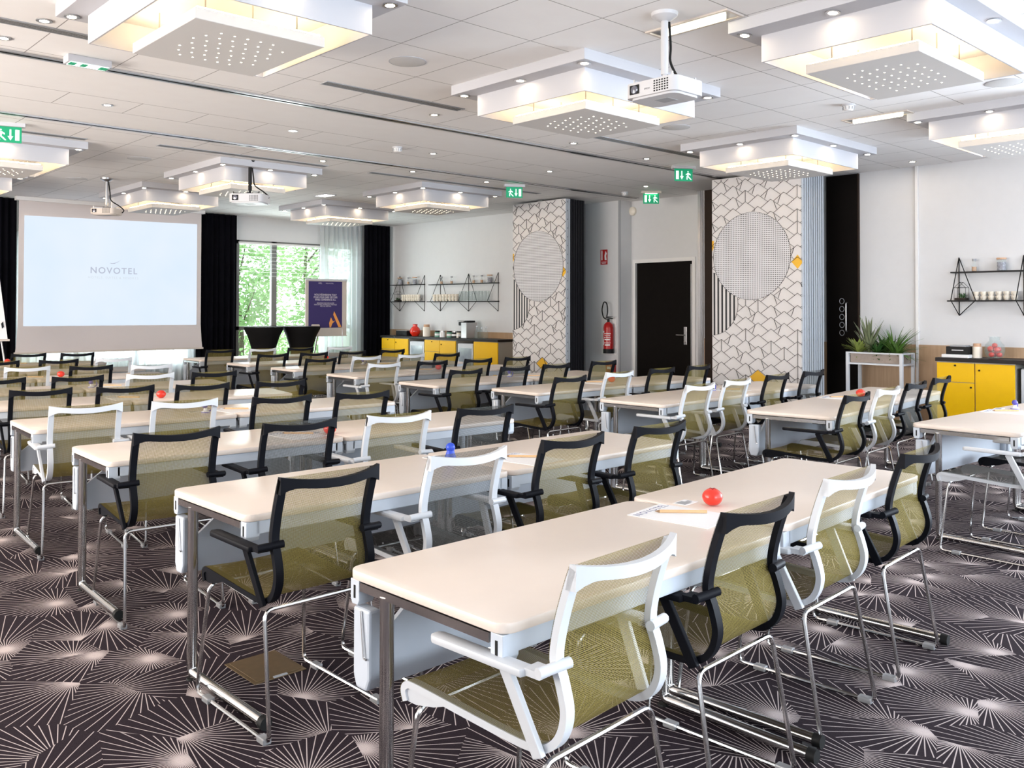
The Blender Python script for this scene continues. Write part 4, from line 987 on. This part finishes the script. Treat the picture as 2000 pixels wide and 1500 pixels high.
G().tube(fillet([(-.145, -.05, .33), (-.16, .05, .33), (-.145, .15, .33)], .02), .008).done('handle', CHROME, o); G().tube([(0, .11, .24), (0, .11, .20)], .012).done('spout', CHROME, o)
for k, (y, h_, lb) in enumerate(((12.78, .22, 'glass bottle nearest the coffee machine'), (12.64, .19, 'middle glass bottle right of the coffee machine'), (12.52, .21, 'glass bottle farthest right of the coffee machine'))):
    j = jar(10.98, y, CT, .045, h_, GLASS, None, lb, name='glass_bottle', cat='bottle', group='glass bottles beside the coffee machine', prof=[(0, 0), (.045, 0), (.045, h_*.6), (.02, h_*.8), (.02, h_), (0, h_)])
    G().lathe([(0, h_), (.022, h_), (.022, h_+.02), (0, h_+.02)], (0, 0, 0), 10).done('stopper', SILV, j)

# ------------------------------------------------------------------ wire wall shelves
def shelf_unit(ys, y_hi, y_lo, zU, zL, zA, zB, label, dU=.15, dL=.22, offL=.16, offR=.40):
    o = empty('wire_shelf', (XR, y_lo, zL), label, 'shelf', 'black wire wall shelves')
    X = lambda d_: -d_
    G().box(-dU, -.004, 0, y_hi-y_lo-.03, zU-zL-.012, zU-zL+.004).done('upper_board', BLACK, o)
    G().box(-dL, -.004, -.02 if 0 else 0, y_hi-y_lo, -.014, .002).done('lower_board', BLACK, o)
    for yy, sgn in ys:
        g = G(); y = yy-y_lo; r_ = .0055
        A = (-.008, y, zA-zL); B = (-.008, y, zB-zL); Lf = (-dL, y+offL, 0); Rt = (-dL, y-offR, 0)
        ends = (Lf, Rt) if sgn >= 0 else (Lf,)
        g.tube([A, B], r_, 6)
        for q in ends: g.tube([A, q], r_, 6).tube([q, B], r_, 6)
        g.done('wire_frame', BLACK, o)
    return o
shelf_unit(((4.185, 1), (3.474, 0), (2.75, -1)), 4.27, 2.70, 1.94, 1.60, 2.118, 1.42, 'long black wire shelf with cups on the right wall', dU=.13, dL=.16, offL=.04, offR=.24)
shelf_unit(((15.66, 1), (14.79, -1)), 15.90, 14.77, 2.00, 1.645, 2.19, 1.44, 'short black wire shelf near the corner curtain', dU=.12, dL=.14)
shelf_unit(((14.26, 1), (13.37, 0), (12.50, -1)), 14.55, 12.47, 1.985, 1.64, 2.18, 1.445, 'long black wire shelf above the coffee machine', dU=.12, dL=.14)
def cup_stack(n0, x, y, z, lb, grp, m=CERAM, r=.036, h=.05, n=2):
    for k in range(n):
        o = empty('cup', (x, y, z+k*h*.98), lb if True else '', 'cup', grp)
        G().lathe([(0, 0), (r*.6, 0), (r*.95, h*.5), (r, h), (r*.92, h), (r*.86, h*.5), (r*.5, .006), (0, .006)], (0, 0, 0), 14).done('bowl', m, o, smooth=True)
        G().tube(smooth_path([(-r*.9, .0, h*.8), (-r*1.45, .0, h*.6), (-r*.85, 0, h*.3)], 3), .0035, 5).done('handle', m, o, smooth=True)
for k in range(6): cup_stack(k, XR-.085, 3.965-.083*k, 1.603, 'cream cup in the stacks left of the middle wire on the right shelf', 'stacked cups on the right wall shelf')
for k in range(5): cup_stack(k, XR-.085, 3.40-.083*k, 1.603, 'cream cup in the stacks near the right photo edge on the right shelf', 'stacked cups at the right end of the right shelf')
for k in range(8): cup_stack(k, XR-.11, 15.40-.078*k, 1.648, 'cream cup in the row on the short corner shelf', 'cups on the short corner shelf', r=.038, h=.07)
for k in range(8): cup_stack(k, XR-.11, 14.32-.10*k, 1.643, 'cream cup in the row on the left part of the long far shelf', 'cups on the long far shelf', r=.04, h=.07)
for k in range(9):
    o = empty('drinking_glass', (XR-.11, 13.48-.10*k, 1.643), 'clear tumbler in the row on the right part of the long far shelf', 'glass', 'clear tumblers on the long far shelf')
    G().lathe([(0, 0), (.036, 0), (.042, .19), (.038, .19), (.032, .01), (0, .01)], (0, 0, 0), 14).done('tumbler', GLASS, o, smooth=True)
def shelf_bottle(y, z, lb, kind, dx=.09):
    o = empty('decorative_jar', (XR-dx, y, z), lb, 'jar', 'decorative jars on the wire shelves')
    if kind == 'b':
        G().lathe([(0, 0), (.030, 0), (.030, .06), (.018, .09), (.018, .12), (0, .12)], (0, 0, 0), 14).done('body', GLASS, o, smooth=True)
        G().lathe([(0, .004), (.026, .004), (.026, .055), (0, .055)], (0, 0, 0), 12).done('filling', CORK, o); G().lathe([(0, .121), (.022, .121), (.024, .15), (0, .15)], (0, 0, 0), 12).done('stopper', GREYP, o)
    else:
        G().lathe([(0, 0), (.05, 0), (.05, .13), (0, .13)], (0, 0, 0), 16).done('body', GLASS, o, smooth=True)
        G().lathe([(0, .004), (.044, .004), (.044, .10), (0, .10)], (0, 0, 0), 12).done('filling', mat('mixed_filling', (.35, .33, .38), .7, noise=.9, nscale=60) if 'mixed_filling' not in bpy.data.materials else bpy.data.materials['mixed_filling'], o)
        G().lathe([(0, .131), (.053, .131), (.053, .15), (0, .15)], (0, 0, 0), 16).done('lid', CORK, o)
shelf_bottle(3.99, 1.944, 'slim stoppered bottle on the upper right wall shelf', 'b', .07)
shelf_bottle(3.69, 1.944, 'wide cork-lidded jar on the upper right wall shelf', 'j', .07)
for y, k, lb in ((15.55, 'j', 'left jar on top of the short corner shelf'), (15.25, 'b', 'middle slim bottle on top of the short corner shelf'), (15.02, 'j', 'right jar on top of the short corner shelf')): shelf_bottle(y, 2.004, lb, k)
for y, k, lb in ((14.12, 'b', 'first slim bottle on top of the long far shelf'), (13.80, 'b', 'second slim bottle on top of the long far shelf'), (13.12, 'b', 'third slim bottle on top of the long far shelf'), (12.88, 'b', 'fourth slim bottle on top of the long far shelf'), (12.65, 'j', 'dark wide jar at the right end of the long far shelf')): shelf_bottle(y, 1.989, lb, k)
def terrarium(y, z, lb):
    o = empty('wire_terrarium', (XR-.085, y, z), lb, 'terrarium', 'small wire house terrariums'); a, b, h1, h2 = .055, .065, .15, .215
    g = G(); c = [(-a, -b), (a, -b), (a, b), (-a, b)]
    for i in range(4):
        p, q = c[i], c[(i+1) % 4]
        g.tube([(*p, 0.003), (*p, h1)], .0025, 5).tube([(*p, .003), (*q, .003)], .0025, 5).tube([(*p, h1), (*q, h1)], .0025, 5)
    for x in (-a, a): g.tube([(x, -b, h1), (x, 0, h2)], .0025, 5).tube([(x, b, h1), (x, 0, h2)], .0025, 5)
    g.tube([(-a, 0, h2), (a, 0, h2)], .0025, 5); g.done('wire_frame', BLACK, o)
    G().box(-a+.004, a-.004, -b+.004, b-.004, .003, .028).done('soil', SOIL, o)
    g = G(); rd = random.Random(int(y*10))
    for k in range(26): aa = rd.uniform(0, 6.28); x0, y0 = rd.uniform(-.03, .03), rd.uniform(-.04, .04); g.bar((x0, y0, .028), (x0+.025*math.cos(aa), y0+.025*math.sin(aa), .028+rd.uniform(.02, .06)), .007, .002)
    g.done('plant', LEAFD, o)
terrarium(4.13, 1.603, 'small black wire house terrarium at the left end of the right wall shelf')
terrarium(15.62, 1.648, 'small black wire house terrarium on the short corner shelf')

# ------------------------------------------------------------------ planter stand
o = empty('planter_stand', (10.98, 5.02, 0), 'white metal planter stand with wooden trough by the right wall', 'planter')
x0, x1, y0, y1, zt = -.16, .17, -.33, .35, .955
g = G()
for x in (x0, x1):
    for y in (y0, y1): g.box(x-.018, x+.018, y-.018, y+.018, 0, zt)
for z in (zt-.018, zt-.155):
    for x in (x0, x1): g.box(x-.016, x+.016, y0+.018, y1-.018, z-.0, z+.018 if z > .9 else z+.022)
    for y in (y0, y1): g.box(x0+.018, x1-.018, y-.016, y+.016, z-.0, z+.018 if z > .9 else z+.022)
for x in (x0, x1): g.box(x-.014, x+.014, y0+.018, y1-.018, .08, .10)
g.done('metal_frame', WHITEF, o)
tr = G().box(x0+.02, x0+.032, y0+.025, y1-.025, zt-.13, zt-.02).box(x1-.032, x1-.02, y0+.025, y1-.025, zt-.13, zt-.02).box(x0+.033, x1-.033, y0+.025, y0+.037, zt-.13, zt-.02).box(x0+.033, x1-.033, y1-.037, y1-.025, zt-.13, zt-.02).box(x0+.033, x1-.033, y0+.038, y1-.038, zt-.13, zt-.12).done('wooden_trough', PWOOD, o)
G().box(x0+.034, x1-.034, y0+.039, y1-.039, zt-.119, zt-.03).done('soil', SOIL, o)
def blades(cx, cy, n, ln, wd, spread, up, m, name, lb, cat, seed, droop=.5):
    rd = random.Random(seed); pl = empty(name, (10.98+cx, 5.02+cy, zt-.03), lb, 'plant', 'plants in the white planter')
    g = G(); fz = -.0
    for k in range(n):
        a = rd.uniform(0, 2*PI); L = ln*rd.uniform(.65, 1.1); e = rd.uniform(*up); d = Vector((math.cos(a), math.sin(a), 0))*spread; sd = Vector((-math.sin(a), math.cos(a), 0)); prev = None
        base = len(g.v); S = 6
        for i in range(S+1):
            t = i/S; p = Vector((rd.uniform(-.01, .01), rd.uniform(-.01, .01), 0)) if 0 else Vector((0, 0, 0))
            p = Vector((d.x*.55, d.y, 0))*L*(t*math.cos(e)+.3*t*t)+Vector((0, 0, max(L*(t*math.sin(e)-droop*t*t*(1-math.sin(e))), -.06*t)))
            p.x = min(p.x, .26-cx)
            wv = wd*math.sin(PI*min(.97, .12+t*.85)); q = sd*wv*.5
            g.v += [tuple(p-q), tuple(p+q), tuple(p+Vector((0, 0, -.002)))]
        for i in range(S):
            a0, b0 = base+3*i, base+3*i+3
            g.f += [(a0, a0+1, b0+1, b0), (a0+1, a0+2, b0+2, b0+1), (a0+2, a0, b0, b0+2)]
    g.done('leaves', m, pl)
    G().lathe([(0, -.015), (.012, -.015), (.008, .02), (0, .02)], (0, 0, 0), 8).done('crown', LEAFD, pl)
blades(-.02, .14, 34, .46, .036, .60, (.9, 1.45), LEAFG, 'snake_plant', 'tall upright striped spiky plant in the planter, left side', 'plant', 1, .2)
blades(.0, -.17, 110, .40, .016, .9, (.35, 1.25), LEAFM, 'spider_plant', 'thin-leaved spider plant at the right end of the planter', 'plant', 2, .6)
blades(-.03, .27, 60, .25, .05, .8, (.2, 1.2), LEAFY, 'potted_fern', 'small yellow-green leafy plant at the left end of the planter', 'plant', 3, .5)
blades(-.06, .02, 60, .22, .04, .8, (.1, 1.3), LEAFD, 'trailing_ivy', 'dark trailing ivy in the middle of the planter', 'plant', 4, 1.1)
blades(.05, -.02, 46, .28, .05, .7, (.3, 1.3), LEAFD, 'peace_lily', 'broad dark-leaved plant in the middle of the planter behind the ivy', 'plant', 5, .5)
blades(-.05, -.24, 50, .30, .03, .8, (.2, 1.1), LEAFM, 'grass_tuft', 'arching green grass tuft at the right corner of the planter', 'plant', 6, .7)

# ------------------------------------------------------------------ fire extinguisher, signs, siren
o = empty('fire_extinguisher', (XR-.11, 9.67, .76), 'red fire extinguisher with black hose hanging on the wall by the door', 'fire extinguisher')
G().lathe([(0, .0), (.082, 0), (.085, .03), (.085, .42), (.07, .48), (.03, .515), (0, .515)], (0, 0, 0), 22).done('cylinder', DRED, o, smooth=True)
G().ring([(.0845, .0), (.088, .0), (.088, .075), (.0855, .075)], (0, 0, 0), 22).done('base_ring', BLACK, o)
G().lathe([(0, .516), (.022, .516), (.022, .57), (0, .57)], (0, 0, 0), 12).bar((0, -.09, .575), (0, .05, .59), .02, .014).bar((0, -.09, .60), (0, .04, .605), .018, .010).done('valve_handle', BLACK, o)
G().tube(smooth_path([(-.01, .03, .56), (-.02, .09, .60), (-.02, .12, .72), (-.02, .08, .84), (-.02, .02, .82), (-.02, .0, .70), (-.03, .01, .60)], 6), .010, 8).done('hose', BLACK, o, smooth=True)
g = G()
for i, (a0, z0, wd, hh) in enumerate(((PI*.80, .14, .05, .10), (PI*1.15, .32, .12, .012), (PI*1.15, .29, .10, .008), (PI*1.15, .26, .12, .008), (PI*1.15, .22, .10, .02), (PI*1.15, .17, .12, .008), (PI*1.15, .13, .09, .02), (PI*.85, .34, .05, .03))):
    n = 5
    for k in range(n):
        a = a0+(k/n-.5)*wd/.086; b_ = a0+((k+1)/n-.5)*wd/.086
        g.add([(.0858*math.cos(a), .0858*math.sin(a), z0), (.0858*math.cos(b_), .0858*math.sin(b_), z0), (.0858*math.cos(b_), .0858*math.sin(b_), z0+hh), (.0858*math.cos(a), .0858*math.sin(a), z0+hh)], [(0, 1, 2, 3)])
g.done('printed_label', PAPER, o)
tag(G().box(XR-.022, XR-.0, 9.57, 9.90, .73, 1.36).done('extinguisher_backboard', WHITE, bevel=.003), 'white backboard behind the fire extinguisher', 'board')
G().box(.09-.002, .088, -.02, .02, .45, .50)
o = empty('red_wall_box', (XR-.06, 9.665, .42), 'red box low on the wall below the fire extinguisher', 'box')
G().box(-.045, .055, -.07, .07, 0, .20).done('box_body', DRED, o, bevel=.004); G().box(-.047, -.0455, -.04, .04, .08, .12).done('label', PAPER, o)
o = empty('extinguisher_sign', (XR-.004, 9.857, 2.36), 'red and white fire extinguisher sign on the wall by the door', 'sign')
G().box(-.004, .003, -.075, .075, -.125, .125).done('plate', DRED, o)
g = G().box(-.006, -.0041, -.0-.0+.03, .055, -.05, .10).box(-.006, -.0041, .035, .05, .10, .115).prism([(-.02, -.05), (-.06, -.05), (-.05, .02), (-.065, .06), (-.04, .10), (-.015, .03)], -.006, -.0041, 'yz').box(-.006, -.0041, -.055, .055, -.085, -.078).box(-.006, -.0041, -.045, .045, -.105, -.098)
g.done('pictogram', PAPER, o)
o = empty('alarm_siren', (DX-.05, 9.46, 3.12), 'round cream alarm sounder high on the wall left of the door', 'alarm')
G().lathe([(0, 0), (.075, 0), (.07, .03), (.045, .05), (0, .05)], (0, 0, 0), 20).done('sounder', CERAM, o, smooth=True).matrix_local = Matrix.Translation((.04, 0, 0)) @ Matrix.Rotation(-PI/2, 4, 'Y')
G().box(.041, .05, -.05, .05, -.05, .05).done('base', WHITE, o)

# ------------------------------------------------------------------ easel with poster, high tables, flip chart
o = empty('poster_easel', (9.10, 15.07, 0), 'flip chart easel with a navy poster in front of the voile curtain', 'easel')
bd = G().box(-.455, .455, -.012, .012, .955, 2.06).done('board', CREAM, o, bevel=.004)
G().box(-.46, .46, -.03, -.013, 2.03, 2.065).done('clamp_bar', WHITEF, o)
G().box(-.44, .44, -.05, -.013, .955, .975).done('pen_tray', CREAM, o)
ps = G().box(-.39, .35, -.015, -.0125, 1.12, 2.015).done('poster', NAVY, o)
z = 1.74
for s_, sz in (('NOUS RÉUNISSONS TOUT', .052), ('POUR VOUS FAIRE DÉCIDER', .052), ("VIVRE L'EXPÉRIENCE ALL.", .052)): text(s_, sz, PTXT, ps, (-.02, -.016, z), (PI/2, 0, 0), 'poster_lettering', sx=.80, bold=.0006); z -= .048
z = 1.585
for s_ in ('BIENVENUE DANS NOS SALONS', 'RENCONTREZ, ÉCHANGEZ ET PARTAGEZ', 'AVEC ALL MEETINGS'): text(s_, .034, PTXT, ps, (-.02, -.016, z), (PI/2, 0, 0), 'poster_small_lettering', sx=.78); z -= .03
text('ALL', .05, PTXT, ps, (-.14, -.016, 1.965), (PI/2, 0, 0), 'poster_logo'); text('NOVOTEL', .034, PTXT, ps, (.07, -.016, 1.968), (PI/2, 0, 0), 'poster_logo', space=1.15)
G().prism([(.17, 1.44), (.21, 1.37), (.34, 1.125), (.27, 1.125), (.225, 1.22), (.15, 1.37)], -.017, -.0155, 'xz').prism([(.10, 1.32), (.145, 1.24), (.20, 1.26), (.13, 1.20), (.10, 1.125), (.07, 1.125), (.06, 1.21)], -.017, -.0155, 'xz').done('poster_emblem', GOLD, ps)
G().prism(rounded(-.33, -.15, 1.035, 1.19, .02), -.019, -.0155, 'xz').done('white_corner_tag', CREAM, ps)
g = G()
for x, yb_ in ((-.40, -.12), (.40, -.12), (0, .5)): g.tube([(x*.8, .02, 2.0), (x, yb_+.1, 0)], .014, 8)
g.done('legs', STEEL, o)
SPAN = mat('stretch_cover', (0.008, 0.007, 0.007), 0.7, spec=0.1)
for x, lb in ((7.655, 'left high cocktail table in a black stretch cover by the window'), (8.415, 'right high cocktail table in a black stretch cover, partly before the poster')):
    o = empty('cocktail_table', (x, 14.80, 0), lb, 'table', 'high tables in black stretch covers')
    g = G(); n = 32; prof = [(1.15, .345), (1.12, .345), (1.0, .285), (.80, .222), (.60, .19), (.40, .19), (.20, .235), (.03, .33), (0, .34)]
    for z_, r_ in prof:
        for k in range(n):
            t = 2*PI*k/n; q = 1+(.12*math.cos(4*t) if z_ < 1.1 else 0)*(1.1-z_)*.6*(1 if z_ < 1.1 else 0); g.v.append((r_*q*math.cos(t), r_*q*math.sin(t), z_))
    for i in range(len(prof)-1):
        for k in range(n): g.f.append((i*n+k, i*n+(k+1) % n, (i+1)*n+(k+1) % n, (i+1)*n+k))
    g.f.append(tuple(range(n))); g.f.append(tuple((len(prof)-1)*n+k for k in range(n))[::-1])
    g.done('stretch_cover', SPAN, o, smooth=True)
    G().lathe([(0, 1.151), (.345, 1.151), (.345, 1.158), (0, 1.158)], (0, 0, 0), 32).done('top', SPAN, o)
o = empty('flip_chart', (2.95, 14.2, 0), 'white flip chart on an easel, cut by the left edge of the photo', 'flip chart')
bd = G().add([(-.38, 0, 1.05), (.43, 0, 1.05), (.33, .12, 2.06), (-.33, .12, 2.06), (-.38, .02, 1.05), (.43, .02, 1.05), (.33, .14, 2.06), (-.33, .14, 2.06)], [(0,1,2,3),(7,6,5,4),(0,4,5,1),(1,5,6,2),(2,6,7,3),(3,7,4,0)]).done('paper_pad', PAPER, o)
G().box(-.42, .45, -.03, .03, 1.02, 1.048).done('pen_tray', CREAM, o)
g = G().tube([(-.36, .05, 1.03), (-.46, -.15, 0)], .013, 8).tube([(.36, .05, 1.03), (.46, -.15, 0)], .013, 8).tube([(0, .14, 1.9), (0, .6, 0)], .013, 8); g.done('legs', STEEL, o)
G().prism([(.36, 1.20), (.385, 1.22), (.375, 1.30), (.35, 1.27)], -.002+.02, .013, 'xz').done('drawing_mark', BLACK, bd)
